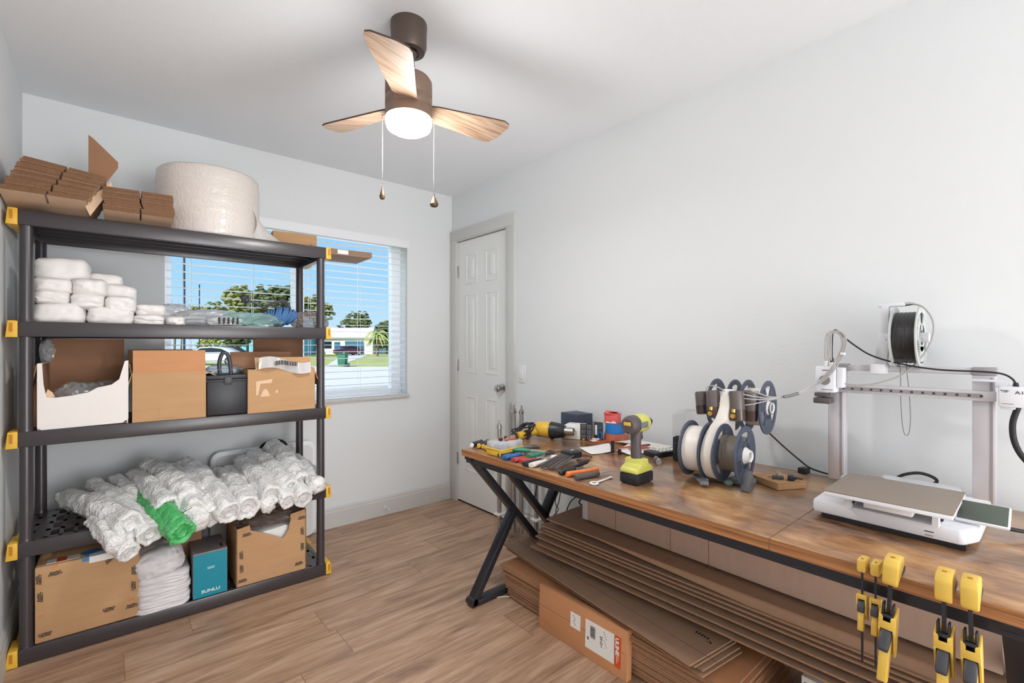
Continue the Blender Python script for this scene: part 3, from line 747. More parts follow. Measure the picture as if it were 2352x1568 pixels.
# white torn carton
L0, RZ = place(.052, .012, zs)
cb_ = thing('torn_carton', 'white open carton with torn out front holding clear plastic bags, beside the left post', 'carton', L0, RZ)
w_, d_, h_ = .278, .30, .262
b = MB(); prof = [(0, .008), (.012, 0), (w_-.02, .004), (w_, .02), (w_, h_+.008), (w_-.012, h_+.004), (w_-.03, .19), (w_-.055, .168), (w_-.10, .158), (.15, .140), (.10, .130), (.055, .125), (.026, .128), (.018, .18), (.014, h_), (0, h_)]
b.prism(prof, -.004, .0, 'XZ', mi=0)
b.box((.003, d_/2, h_/2), (.004, d_, h_), mi=0); b.box((w_-.003, d_/2, h_/2), (.004, d_, h_), mi=0)
b.box((w_/2, d_, h_/2), (w_, .004, h_), mi=1); b.box((w_/2, d_/2, .004), (w_, d_, .004), mi=1)
b.box((.0065, d_/2, h_/2), (.003, d_-.01, h_-.01), mi=1); b.box((w_-.0065, d_/2, h_/2), (.003, d_-.01, h_-.01), mi=1)
b.obj('body', ['carton_white', 'cardboard_inside'], cb_)
flap(cb_, (w_/2, d_, h_), w_-.03, .10, 0, 'X', 'cardboard_inside')
flap(cb_, (-.002, d_/2, h_-.004), d_-.04, .12, -168, 'Y', 'cardboard', name='torn_flap')
flap(cb_, (w_+.004, d_/2, h_-.01), d_-.06, .10, 172, 'Y', 'cardboard')
MB().prism([(.018, .125), (.03, .16), (.044, .145), (.05, .128)], .002, .005, 'XZ', mi=0).obj('torn_edge', 'cardboard_tan', cb_)
for k, (x_, z_, s_, y_) in enumerate(((.10, .155, .11, .10), (.15, .15, .10, .13), (.21, .165, .09, .16))):
    o = MB().blob((0, 0, 0), (s_, .09, s_*.9), seed=k+3, amp=.35, freq=1.6, sub=4, ridg=.6).obj('plastic_bag', 'clear', loc=sp(.052+x_, .012+y_, zs+z_-.03))
    tag(o, ('crumpled clear plastic bag at the left in the white torn carton', 'crumpled clear plastic bag in the middle of the white torn carton', 'crumpled clear plastic bag at the right in the white torn carton')[k], 'plastic bag', 'clear plastic bags in the white carton')
MB().box((0, 0, 0), (.25, .25, .09)).obj('bag_filling', 'cardboard_orange', cb_, loc=(w_/2, d_/2, .055))
o = MB().box((0, 0, 0), (.03, .26, .25), bev=.002).obj('carton', 'cardboard_orange', loc=sp(.033, .24, zs+.125), rot=(0, 0, TH)); tag(o, 'narrow brown carton standing behind the left post', 'carton')
o = MB().blob((0, 0, 0), (.06, .10, .11), seed=9, amp=.3, freq=1.6, ridg=.6).obj('plastic_bag', 'clear_white', loc=sp(.055, .35, zs+.305)); tag(o, 'small clear bag on the narrow carton behind the left post', 'plastic bag')
# brown open carton
L0, RZ = place(.343, .008, zs)
c2 = thing('open_carton', 'plain tan carton with its front flap standing up, in the middle of the third shelf', 'carton', L0, RZ)
w_, d_, h_ = .268, .30, .213
b = MB(); walls(b, w_, d_, h_); b.obj('body', 'cardboard', c2)
flap(c2, (w_/2, .004, h_), w_-.004, .098, -1, 'X', 'cardboard_orange'); flap(c2, (w_/2-.02, d_-.002, h_), w_-.01, .10, 1, 'X', 'cardboard_inside')
flap(c2, (w_, d_/2, h_), d_-.02, .09, 118, 'Y', 'cardboard'); flap(c2, (.0, d_/2, h_), d_-.02, .07, -165, 'Y', 'cardboard')
MB().box((.13, -.001, .035), (.075, .001, .05)).obj('packing_tape', 'cardboard', c2)
# black tool case
L0, RZ = place(.613, .012, zs)
c3 = thing('carry_case', 'black plastic case with an upright handle between two cartons', 'case', L0, RZ)
MB().box((.087, .10, .085), (.172, .20, .17), bev=.008).obj('body', 'black_plastic', c3)
MB().box((.087, .10, .181), (.178, .206, .022), bev=.006).box((.087, .002, .165), (.178, .008, .01), bev=.002).obj('lid', 'black_plastic', c3)
MB().tube([(.062, .06, .19), (.060, .06, .25), (.072, .06, .292), (.092, .06, .292), (.104, .06, .25), (.107, .05, .19)], .009, 10, smooth=5).obj('handle', 'dark_grey_plastic', c3)
MB().box((.088, -.005, .165), (.034, .008, .034), bev=.003).obj('latch', 'dark_grey_plastic', c3)
o = MB().blob((0, 0, 0), (.13, .12, .045), seed=21, amp=.4, freq=2.4, ridg=.7, flat=-.02).obj('plastic_bag', 'clear', loc=sp(.70, .13, zs+.215)); tag(o, 'clear bag lying on the lid of the black case', 'plastic bag')
# carton with label
L0, RZ = place(.782, -.004, zs)
c4 = thing('labelled_carton', 'tan carton with a torn shipping label and open flaps, beside the right post', 'carton', L0, RZ+R_(.5))
w_, d_, h_ = .315, .30, .215
b = MB(); walls(b, w_, d_, h_); b.obj('body', 'cardboard', c4)
flap(c4, (w_/2+.01, .003, h_-.002), w_-.05, .065, -26, 'X', 'cardboard'); flap(c4, (w_/2-.07, d_*.45, h_), w_-.03, .085, 3, 'X', 'cardboard_inside')
flap(c4, (w_/2+.05, d_-.002, h_), w_-.06, .155, 0, 'X', 'cardboard_inside'); flap(c4, (w_-.002, d_/2, h_), d_-.03, .10, 160, 'Y', 'cardboard')
def fr(u, v): return Vector((.045+u*.245, -.012-.012*math.sin(u*9)*v + .004*math.sin(u*23), h_+.045-.055*v+.018*math.sin(u*5+.6)))
MB().grid(fr, 24, 4, thick=.001).obj('shipping_label', 'clear_white', c4, smooth=60)
b = MB()
for k in range(26): b.box((.115+k*.0042+.0006*(k % 3), -.0225-.002*math.sin(k*.8), h_+.028+.004*math.sin(k*.21)), (.0012+.0012*((k*7) % 3), .0006, .022))
b.obj('barcode', 'ink_black', c4)
b = MB()
b.prism([(.036, .155), (.11, .165), (.105, .145), (.055, .143), (.045, .09), (.036, .085)], -.0014, -.0006, 'XZ'); b.prism([(.055, .078), (.098, .08), (.09, .105), (.078, .118), (.066, .108)], -.0014, -.0006, 'XZ'); b.prism([(.12, .10), (.135, .112), (.134, .09)], -.0014, -.0006, 'XZ')
b.obj('tape_remnant', 'cardboard_tan', c4)
MB().box((w_+.002, .02, .10), (.006, .004, .045)).obj('cable_tie', 'black_plastic', c4)

# fourth shelf: wrapped packets -----------------------------------
zs = LV[3]
packs = [((80, 206, 597, 642), .10, 'long white wrapped packet crowning the pile on the fourth shelf'),
 ((78, 168, 640, 671), .05, 'white wrapped packet at the left under the crowning one'),
 ((167, 248, 641, 678), .05, 'white wrapped packet in the third layer beside the leftmost column'),
 ((205, 282, 631, 666), .16, 'white wrapped packet set back behind the upper right of the pile'),
 ((243, 314, 656, 692), .13, 'slanting white packet at the upper right slope of the pile'),
 ((78, 162, 669, 696), .05, 'white packet in the second layer beside the left post'),
 ((162, 242, 676, 708), .05, 'white packet in the middle of the second layer'),
 ((242, 315, 681, 717), .05, 'white packet at the right of the second layer'),
 ((75, 197, 697, 746), .05, 'large lumpy white packet at the bottom left of the pile'),
 ((200, 309, 706, 747), .05, 'broad white packet in the middle of the bottom layer'),
 ((313, 383, 700, 724), .06, 'small white packet on top of the right hand pair'),
 ((309, 382, 724, 749), .06, 'small white packet at the bottom of the right hand pair'),
 ((384, 428, 727, 749), .04, 'little white packet right of the packet pile')]
for k, ((x0, x1, y0, y1), vv, lb) in enumerate(packs):
    A = atY(x0, y1, 2.62+vv); B = atY(x1, y0, 2.62+vv); wd = B.x-A.x; ht = B.z-A.z; dp = .22 if wd > .07 else .12
    if k in (0,): dp = .16
    if k == 3 or k == 4: dp = .14
    o = MB().blob((0, 0, 0), (wd*1.01, dp, ht*1.03), seed=k*1.7, amp=.10, freq=1.8, sub=4, pw=.42, ridg=.35).obj('wrapped_packet', 'packet_white', loc=((A.x+B.x)/2, 2.62+vv+dp/2-.01, (A.z+B.z)/2), rot=(0, R_((-2, 2, 0, 3, 9, -1, 2, -2, 0, 3, -2, 1, 0)[k]), R_(-2)))
    tag(o, lb, 'packet', 'white wrapped packets on the fourth shelf')
o = MB().blob((0, 0, 0), (.30, .26, .085), seed=31, amp=.22, freq=1.5, sub=5, pw=.7, ridg=.7, flat=-.034).obj('plastic_bag', 'clear_white', loc=sp(.665, .20, zs+.035)); tag(o, 'flat white plastic bag of parts in the middle of the fourth shelf', 'plastic bag')
o = MB().blob((0, 0, 0), (.13, .1, .10), seed=36, amp=.3, freq=2.2, sub=4, pw=.6, ridg=.7, flat=-.045).obj('plastic_bag', 'clear_white', loc=sp(.50, .26, zs+.05)); tag(o, 'upright white plastic bag behind the little packet', 'plastic bag')
t_ = thing('bagged_parts', 'open white bag showing dark striped parts, front of the fourth shelf', 'bag', sp(.70, .05, zs), TH)
MB().blob((0, .01, .022), (.15, .09, .05), seed=40, amp=.3, freq=2, sub=4, pw=.6, ridg=.6, flat=.002).obj('bag', 'clear_white', t_)
b = MB()
for k in range(5): b.box((-.035+k*.019, -.03, .024), (.007, .03, .03), rot=(0, R_(6*(k % 2)), 0), bev=.001)
b.obj('parts', 'ink_black', t_)
o = MB().blob((0, 0, 0), (.26, .2, .075), seed=52, amp=.3, freq=1.5, sub=5, pw=.8, ridg=.8, flat=-.027).obj('plastic_bag', 'clear_teal', loc=sp(.81, .12, zs+.028)); tag(o, 'crumpled teal tinted clear bag left of the blue cord', 'plastic bag')
# blue cord
cd_ = thing('cord_coil', 'coil of blue cord with looped strands on the fourth shelf', 'cord', sp(.950, .10, zs+.053), TH)
cd_.scale = (1.2, 1.1, 1.22)
rnd = random.Random(3); b = MB()
for k in range(17):
    x_ = -.072+k*.0088; ra = .042+rnd.uniform(-.004, .003)*1.2 - .00008*(k-8)**2*6
    tl = R_(26+rnd.uniform(-6, 6))
    b.tube([(x_+math.sin(a)*ra*math.sin(tl)*.9, math.cos(a)*ra*1.1, math.sin(a)*ra*.98*math.cos(tl*.4)+.002) for a in [2*PI*j/20 for j in range(20)]], .0042, 6, closed=True)
b.obj('strands', 'cord_blue', cd_)
MB().tube([(-.06, .0, .03), (-.045, -.01, .052), (-.01, -.02, .066), (.02, -.01, .058), (.035, .0, .02)], .006, 8, smooth=6).tube([(-.02, .01, .04), (.0, .0, .074), (.03, .0, .066), (.045, .0, .03)], .005, 8, smooth=6).tube([(-.05, .02, .03), (-.085, .03, .055), (-.12, .03, .07)], .005, 8, smooth=5).blob((-.13, .03, .074), (.03, .03, .035), seed=3, amp=.4).obj('loose_end', 'dark_grey_plastic', cd_)
o = MB().blob((0, 0, 0), (.16, .16, .09), seed=61, amp=.3, freq=1.8, sub=5, pw=.8, ridg=.7, flat=-.036).obj('plastic_bag', 'clear_brown', loc=sp(1.105, .13, zs+.038), rot=(0, 0, 0)); tag(o, 'brownish clear bag beside the right post on the fourth shelf', 'plastic bag')

# top shelf ---------------------------------------------------------
zs = LV[4]
def flat_cartons(n, w, d, org, rz, t, group, label, slotx=.52, fan=0.0, pitch=0.0, base='cardboard_tan', rnd_seed=1, shx=0.0):
    """bundle of folded cartons seen on their flap ends: each is one flat carton with a slot between its two flaps"""
    rnd = random.Random(rnd_seed); first = None
    b = MB(); s_ = slotx*w; sd = .10
    out = [(0, 0), (s_-.003, 0), (s_-.003, sd), (s_+.003, sd), (s_+.003, 0), (w, 0), (w, d), (0, d)]
    b.prism(out, 0, t*.80, 'XY')
    for f in b.bm.faces: f.material_index = 1 if (abs(f.normal.z) < .5) else 0
    b.bm.normal_update()
    for f in b.bm.faces: f.material_index = 1 if (abs(f.normal.z) < .5) else 0
    first = b.obj('folded_carton', [base, 'cardboard_edge'], smooth=0)
    for k in range(n):
        o = first if k == 0 else first.copy()
        if k: COL.objects.link(o)
        fr_ = k/(n-1)
        R1 = Matrix.Rotation(rz, 4, 'Z') @ Matrix.Rotation(pitch, 4, 'X') @ Matrix.Rotation(fan*fr_, 4, 'Y')
        jx, jy = rnd.uniform(-.004, .004), rnd.uniform(-.006, .006)
        M = Matrix.Translation(org) @ Matrix.Rotation(rz, 4, 'Z') @ Matrix.Rotation(pitch, 4, 'X') @ Matrix.Translation((w+jx+shx*fr_, jy, k*t)) @ Matrix.Rotation(fan*fr_, 4, 'Y') @ Matrix.Translation((-w, 0, 0))
        o.matrix_world = M
        tag(o, label % nth(k, n), 'folded carton', group)
flat_cartons(20, .236, .38, (-.290, 2.50, zs+.040), R_(0), .0058, 'folded cartons stacked at the left end of the top shelf', 'flat folded carton, %s, in the thick stack at the far left', fan=R_(6.5), pitch=R_(-5.5), rnd_seed=4, shx=.055)
flat_cartons(13, .232, .38, (-.004, 2.53, zs+.027), R_(-2), .0078, 'folded cartons stacked beside the bubble wrap roll', 'flat folded carton, %s, in the low stack by the bubble wrap roll', slotx=.52, fan=R_(-1.0), pitch=R_(-4), rnd_seed=8)
o = MB().prism([(0, 0), (.10, .19), (.10, .215), (.015, .30), (0, .31)], 0, .004, 'XZ').obj('cardboard_flap', 'cardboard_inside', loc=atY(203, 472, 2.78), rot=(0, 0, 0)); tag(o, 'single brown cardboard piece standing up between the two carton stacks', 'cardboard')
o = MB().prism([(0, 0), (.07, .13), (.065, .15), (-.02, .05)], 0, .003, 'XZ').obj('cardboard_flap', 'cardboard_tan', loc=atY(207, 496, 2.56), rot=(0, 0, R_(-5))); tag(o, 'light slanting cardboard piece wedged beside the thick carton stack', 'cardboard')
t_ = thing('bubble_wrap_roll', 'huge standing roll of bubble wrap on the top shelf', 'bubble wrap', (.408, 2.85, zs))
prof = [(.02, 0), (.215, 0), (.224, .008)] + [(.224+.0012*math.sin(k*1.9), .02+k*.0148) for k in range(20)] + [(.222, .325), (.214, .333), (.04, .331), (.038, .325), (.02, .325)]
b = MB().lathe(prof, 72)
for v in b.bm.verts:
    r_ = math.hypot(v.co.x, v.co.y)
    if r_ > .2: k = 1+.010*noise.noise(Vector((v.co.x*9, v.co.y*9, v.co.z*4))); v.co.x *= k; v.co.y *= k
b.obj('wound_wrap', 'bubble_roll', t_, smooth=60)
MB().lathe([(.036, .001), (.036, .332), (.030, .332), (.030, .001)], 24, closed=True).obj('core', 'cardboard', t_)
def fr(u, v):
    return Vector((.17+.15*u+.03*v, -.13-.10*u, .115*(1-u)**1.6*(1-v) + .004 + .03*v*(1-u)*math.sin(u*5)))
MB().grid(lambda u, v: Vector((.165+.24*u*(.35+.65*v)+.02*math.sin(v*4), -.150+.08*(1-v)*u+.02*u, (1-v)*(.165*(1-u)**.7) + .003)), 14, 10, thick=.002).obj('loose_end', 'bubble_sheet', t_, smooth=60)
# small carton behind it
A = atY(636, 566, 2.93); B = atY(718, 531, 2.93)
t_ = thing('small_carton', 'small tan carton on the top shelf beside the bubble wrap', 'carton', (A.x-.03, 2.90, zs), TH+R_(-3))
MB().box((.12, .06, .062), (.235, .12, .122), bev=.002).obj('body', 'cardboard', t_)
b = MB()
for k in range(6): b.box((.205, -.001, .035+k*.007), (.012, .001, .003))
b.obj('print', 'cardboard_inside', t_)
# flat folded sheets poking out at the right end
b0 = atY(752, 606, 2.78)
for k in range(5):
    o = MB().box((0, 0, 0), (.34, .26, .0055)).obj('cardboard_sheet', ['cardboard_grey'], loc=(b0.x+.085+.004*(k % 2), 2.87, zs+.004+k*.0068), rot=(0, R_(-.5), R_(-3)))
    tag(o, 'flat cardboard sheet, %s, poking out right of the top shelf' % nth(k, 5), 'cardboard', 'cardboard sheets poking out at the right end of the top shelf')
o = MB().box((0, 0, 0), (.062, .0012, .024)).obj('paper_label', 'label_white', loc=(b0.x+.075, 2.738, zs+.018), rot=(0, 0, R_(-3))); tag(o, 'pale paper label on the edge of the poking out sheets', 'label')

# second shelf: heap of bubble wrap rolls ----------------------------
zs = LV[1]
def wrap_roll(pb, pf, Yb, Yf, rad, seed, lb, m='bubble', flare=.15, taper=.72):
    P0 = atY(pb[0], pb[1], Yb); P1 = atY(pf[0], pf[1], Yf)
    r1 = rad*(1+.10*math.sin(seed*2.3)); ax = (P1-P0); L_ = ax.length; ax.normalize()
    a = ax.cross(Vector((0, 0, 1))).normalized(); c = a.cross(ax)
    t = bmesh.new(); n = 34; rings = []; off = Vector((seed*5.3, seed*2.1, seed*9.7)); N_ = 44
    prof = [(-.010, .2), (-.012, .5), (0, .74)] + [(i/(N_), taper+(1-taper)*min(1, i/N_*1.9)) for i in range(1, N_)] + ([(1.0, .98), (1.012, .90), (1.010, .72), (.97, .60), (.975, .45), (1.0, .36), (.99, .2)] if seed % 3 else [(1.0, .84), (1.02, .66), (1.04, .5), (1.045, .3), (1.03, .12)])
    bend = Vector((0, 0, 1))*.016
    for s_, rr in prof:
        ctr = P0 + ax*(L_*s_) + bend*math.sin(PI*max(0, min(1, s_)))
        ring = []
        for k in range(n):
            th = 2*PI*k/n; d_ = a*math.cos(th)+c*math.sin(th)
            q = Vector((math.cos(th)*1.6, math.sin(th)*1.6, s_*L_*14))
            nn = noise.noise(q+off)*.26 + noise.noise(q*2.7+off)*.14 + noise.noise(q*6+off)*.07
            nn += .14*(1-2*abs(noise.noise(Vector((math.cos(th), math.sin(th), s_*L_*5))+off*1.3)))
            k_ = rr*(1+nn) if rr > .5 else rr*(1+nn*.5)
            ring.append(t.verts.new(ctr + d_*(r1*k_)))
        rings.append(ring)
    for A_, B_ in zip(rings, rings[1:]):
        for k in range(n): t.faces.new((A_[k], A_[(k+1) % n], B_[(k+1) % n], B_[k]))
    t.faces.new(rings[0][::-1]); t.faces.new(rings[-1])
    o0 = P0.copy(); bmesh.ops.translate(t, vec=-o0, verts=t.verts)
    bmesh.ops.recalc_face_normals(t, faces=t.faces)
    b = MB(); b._merge(t)
    o = b.obj('bubble_wrap_bundle', m, loc=o0, smooth=70)
    tag(o, lb, 'bubble wrap', None if m != 'bubble' else 'bubble wrap bundles on the second shelf')
    return o
G = wrap_roll
G((150, 1143), (300, 1208), 2.98, 2.50, .046, 1, 'clear bubble wrap bundle lying leftmost of the heap')
G((216, 1112), (343, 1228), 2.98, 2.50, .050, 2, 'large clear bundle second from the left, its end hanging lowest of the long ones')
G((215, 1195), (272, 1254), 2.66, 2.47, .036, 3, 'short bundle end hanging below the leftmost bundle')
G((235, 1212), (297, 1270), 2.64, 2.47, .037, 4, 'short torn bundle end hanging over the printed carton')
G((265, 1098), (318, 1168), 3.00, 2.74, .038, 5, 'slim bundle standing up behind the second large one')
G((292, 1113), (346, 1188), 3.0, 2.68, .038, 6, 'slim bundle hidden low behind the third bundle')
G((310, 1088), (386, 1166), 2.98, 2.58, .044, 7, 'bundle whose round end points out just above the green one')
G((325, 1145), (418, 1224), 2.80, 2.42, .050, 8, 'rolled bundle of green bubble wrap among the clear ones', m='bubble_green')
G((345, 1068), (437, 1152), 3.0, 2.60, .050, 9, 'tall bundle rising behind the middle of the heap')
G((388, 1074), (462, 1140), 3.0, 2.68, .042, 10, 'bundle lying behind and right of the tall middle one')
G((405, 1140), (447, 1176), 2.72, 2.54, .048, 11, 'balled bundle tied with a thin dark strand')
G((415, 1160), (462, 1202), 2.66, 2.51, .038, 12, 'small lump of wrap hanging under the balled bundle')
G((424, 1064), (528, 1178), 3.0, 2.52, .056, 13, 'fattest bundle in the centre of the heap')
G((455, 1135), (490, 1186), 2.72, 2.55, .044, 14, 'crumpled lump between the balled bundle and the fattest one')
G((502, 1090), (566, 1166), 2.96, 2.55, .052, 22.7, 'bundle with an open hollow end right of the fattest one')
G((522, 1080), (592, 1146), 3.00, 2.62, .043, 16, 'bundle lying at the back before the white folding table')
G((553, 1058), (622, 1140), 3.0, 2.56, .046, 17, 'pointed bundle leaning across the folding table corner')
G((592, 1140), (618, 1166), 2.66, 2.55, .032, 18, 'short pointed end under the leaning bundle')
G((583, 1044), (668, 1124), 3.0, 2.60, .052, 19, 'broad bundle fourth from the right at the back')
G((625, 1022), (690, 1112), 3.02, 2.64, .050, 20, 'bundle reaching highest of the whole heap')
G((676, 1052), (730, 1118), 2.96, 2.56, .046, 21, 'rightmost bundle leaning against the right post')
G((625, 1125), (662, 1152), 2.68, 2.55, .036, 22, 'looped bundle end showing a dark gap')
G((665, 1118), (698, 1146), 2.68, 2.55, .042, 23, 'crumpled bundle end above the torn printed carton')
b = MB().tube([atY(418, 1178, 2.47), atY(428, 1172, 2.462), atY(441, 1165, 2.47)], .0012, 5, smooth=3)
tag(b.obj('tie_strand', 'ink_black'), 'thin dark strand on the balled bundle', 'string')

# bottom shelf ------------------------------------------------------
zs = LV[0]
def rapid(parent, x, z, ang=0, s=.03, y=-.0012, ornt='F'):
    lettering(parent, 'RAPID\nDIRECT', s*.55, 'ink_black', (x, y, z), (PI/2, R_(-ang) if False else 0, 0) if ang == 0 else (PI/2, -R_(ang), 0), shear=.25, bold=.0003, sx=1.15)
L0, RZ = place(.045, .012, zs)
k1 = thing('printed_carton', 'big closed brown carton printed with small black and orange marks, bottom left of the shelving', 'carton', L0, RZ)
w_, d_, h_ = .322, .36, .298
MB().box((w_/2, d_/2, h_/2), (w_, d_, h_), bev=.004).obj('body', 'cardboard', k1)
MB().box((w_/2, d_/2, h_+.001), (w_, .002, .001)).obj('lid_seam', 'cardboard_edge', k1)
for x_, z_, a_ in ((.058, .262, 0), (.222, .062, 180), (.296, .050, 0), (.016, .18, 90), (.304, .20, 90), (.302, .135, -90), (.03, .03, 180), (.012, .25, 90), (.225, .27, 45)):
    rapid(k1, x_, z_, a_, s=.019)
b = MB()
for x_, z_ in ((.058, .285), (.222, .044), (.296, .072), (.02, .10), (.31, .26)):
    for q in (-1, 1): b.prism([(x_+q*.005-.003, z_), (x_+q*.005+.001, z_+.006), (x_+q*.005+.004, z_+.012), (x_+q*.005+.001, z_+.010), (x_+q*.005-.005, z_+.004)], -.001, -.0003, 'XZ')
b.obj('orange_mark', 'ink_orange', k1)
MB().box((.08, .04, h_+.0012), (.10, .045, .001)).obj('paper_label', 'label_white', k1); MB().box((.075, .04, h_+.0022), (.03, .046, .001)).obj('red_label', 'label_red', k1)
MB().box((.165, .055, h_+.0028), (.06, .05, .001), rot=(0, 0, R_(25))).box((.165, -.0012, h_-.006), (.055, .001, .016)).obj('blue_tape', 'tape_blue', k1)
MB().box((.205, .03, h_+.0015), (.09, .06, .001)).box((.205, -.0014, h_-.012), (.09, .001, .026)).obj('note', 'label_white', k1)
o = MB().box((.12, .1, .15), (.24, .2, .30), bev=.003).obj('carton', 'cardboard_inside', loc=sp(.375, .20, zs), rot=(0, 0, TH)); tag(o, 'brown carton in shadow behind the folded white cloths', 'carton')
# folded cloths and bagged cloth
t_ = sp(.352, 0.0, zs); zc_ = zs
for k in range(6):
    hh = .022+.004*((k*5) % 3)
    o = MB().blob((0, 0, 0), (.200-.004*(k % 3), .25, hh*1.35), seed=70+k, amp=.05, freq=2.5, sub=4, pw=.35, ridg=.3).obj('folded_cloth', 'cloth_white', loc=sp(.452+.003*(k % 2), .118, zc_+hh/2), rot=(0, R_((-1, 1, 0, 2, -1, 1)[k]), TH)); zc_ += hh*.95
    tag(o, 'folded white cloth, %s, in the flat stack' % nth(k, 6), 'cloth', 'folded white cloths on the bottom shelf')
o = MB().blob((0, 0, 0), (.185, .22, .125), seed=81, amp=.12, freq=2.0, sub=5, pw=.6, ridg=.5).obj('bundled_cloth', 'cloth_white', loc=sp(.432, .105, zc_+.048), rot=(0, R_(-8), TH+R_(6))); tag(o, 'loosely rolled white cloth on top of the folded stack', 'cloth')
# teal box
L0, RZ = place(.560, .010, zs)
k2 = thing('teal_box', 'box with a bright teal front and grey top on the bottom shelf', 'box', L0, RZ)
MB().box((.069, .105, .104), (.138, .21, .208), bev=.002).obj('body', 'grey_card', k2)
MB().box((.069, -.0012, .101), (.134, .002, .198)).obj('teal_front', 'teal_card', k2)
lettering(k2, 'SUNLU', .019, 'label_white', (.070, -.0028, .026), (PI/2, 0, 0), bold=.0004, sx=1.25)
MB().box((.071, -.0026, .135), (.03, .001, .002)).box((.071, -.0026, .129), (.028, .001, .002)).obj('small_print', 'label_white', k2)
lettering(k2, 'SUNLU', .016, 'ink_black', (.118, .05, .2088), (0, 0, -PI/2), bold=.0004)
# second printed carton
L0, RZ = place(.735, .012, zs)
k3 = thing('torn_printed_carton', 'brown printed carton with a jagged hole in its front, bottom right of the shelving', 'carton', L0, RZ)
w_, d_, h_ = .322, .30, .312
b = MB()
cut = [(0, 0), (w_, 0), (w_, h_), (.245, h_-.012), (.242, .26), (.236, .225), (.222, .20), (.207, .186), (.175, .205), (.12, .235), (.062, .262), (.058, .288), (0, .278)]
b.prism(cut, 0, .005, 'XZ'); b.box((w_/2, d_-.003, h_/2), (w_, .005, h_)); b.box((.0025, d_/2, .14), (.005, d_, .28)); b.box((w_-.0025, d_/2, h_/2), (.005, d_, h_)); b.box((w_/2, d_/2, .003), (w_-.01, d_-.01, .005))
b.obj('body', 'cardboard', k3, smooth=0)
for x_, z_, a_ in ((.045, .245, 0), (.022, .15, 90), (.022, .085, -90), (.026, .025, 0), (.30, .27, 0), (.302, .20, 90), (.302, .12, -90), (.285, .035, 0), (.235, .265, 60)): rapid(k3, x_, z_, a_, s=.019)
o = MB().box((0, 0, 0), (.20, .18, .09), rot=(R_(4), R_(-6), 0), bev=.004).obj('foam_sheet', 'paper_white', loc=sp(.735+.19, .13, zs+.20), rot=(0, 0, TH)); tag(o, 'white packing sheet seen through the jagged hole of the carton', 'packaging')
o = MB().blob((0, 0, 0), (.27, .22, .07), seed=91, amp=.3, freq=2.5, sub=5, pw=.6, ridg=.7).obj('plastic_bag', 'clear_brown', loc=sp(.735+.155, .15, zs+.285)); tag(o, 'dull clear plastic bag filling the top of the torn printed carton', 'plastic bag')
MB().box((w_/2, d_/2, .085), (w_-.012, d_-.012, .16)).obj('packing', 'cardboard_inside', k3)

# white folding table leaning behind the unit
ft = thing('folding_table', 'white plastic folding table top leaning on the wall behind the shelving', 'table', (1.0, 3.16, 0))
def rrect(x0, x1, z0, z1, r, n=6):
    pts = []
    for cx, cz, a0 in ((x1-r, z1-r, 0), (x0+r, z1-r, 90), (x0+r, z0+r, 180), (x1-r, z0+r, 270)):
        for k in range(n+1): a = R_(a0+90*k/n); pts.append((cx+r*math.cos(a), cz+r*math.sin(a)))
    return pts
MB().prism(rrect(-.545, .04, .01, .622, .055), .0, .03, 'XZ', bev=.006).obj('table_top', 'vinyl_white', ft)
MB().prism(rrect(-.52, .018, .035, .597, .04), -.002, .002, 'XZ').obj('table_panel', 'trim_white', ft)
b = MB().tube([(-.30, .0, .60), (-.27, -.012, .640), (-.22, -.014, .652), (-.17, -.012, .645), (-.14, .0, .615)], .008, 8, smooth=5); b.obj('carry_handle', 'black_plastic', ft)
# ================================================================ work table
TZ = .745
tb = thing('work_table', 'long rustic brown work table with black crossed metal legs along the right wall', 'table', (1.285, 0, 0))
def tx(X): return X-1.285
TY1, TY0, TX1 = 1.86, -.02, 2.062
b = MB().box((tx((1.2855+TX1)/2), (TY0+TY1)/2, TZ-.015), (TX1-1.2855, TY1-TY0-.002, .0298), bev=.0015); b.obj('table_top', 'rustic', tb)
b = MB().box((tx(1.2848), (TY0+TY1)/2, TZ-.0158), (.0018, TY1-TY0, .029)).box((tx((1.285+TX1)/2), TY1, TZ-.0158), (TX1-1.285, .0018, .029)); b.obj('edge_band', 'edge_wood', tb)
for Ys, skew in ((1.418, 0), (.487, .012)):
    b = MB(); b.box((tx(1.2838), Ys, TZ-.015), (.001, .0016, .031)); b.box((tx((1.285+TX1)/2), Ys, TZ+.0002), (TX1-1.285, .0022, .0006))
    b.obj('top_seam', 'cardboard_edge', tb)
b = MB().box((tx(1.318), (TY0+1.85)/2, TZ-.047), (.028, 1.85-TY0, .034)).box((tx(2.03), (TY0+1.85)/2, TZ-.047), (.028, 1.85-TY0, .034))
for Yc in (1.83, .9, .02): b.box((tx(1.675), Yc, TZ-.044), (.70, .03, .028))
b.obj('under_frame', 'black_metal', tb)
def bar(b, p0, p1, wy, th):
    p0 = Vector(p0); p1 = Vector(p1); d = p1-p0; L_ = d.length; ang = math.atan2(d.z, d.x)
    b.box((p0+p1)/2, (L_, wy, th), rot=(0, -ang, 0), bev=.003)
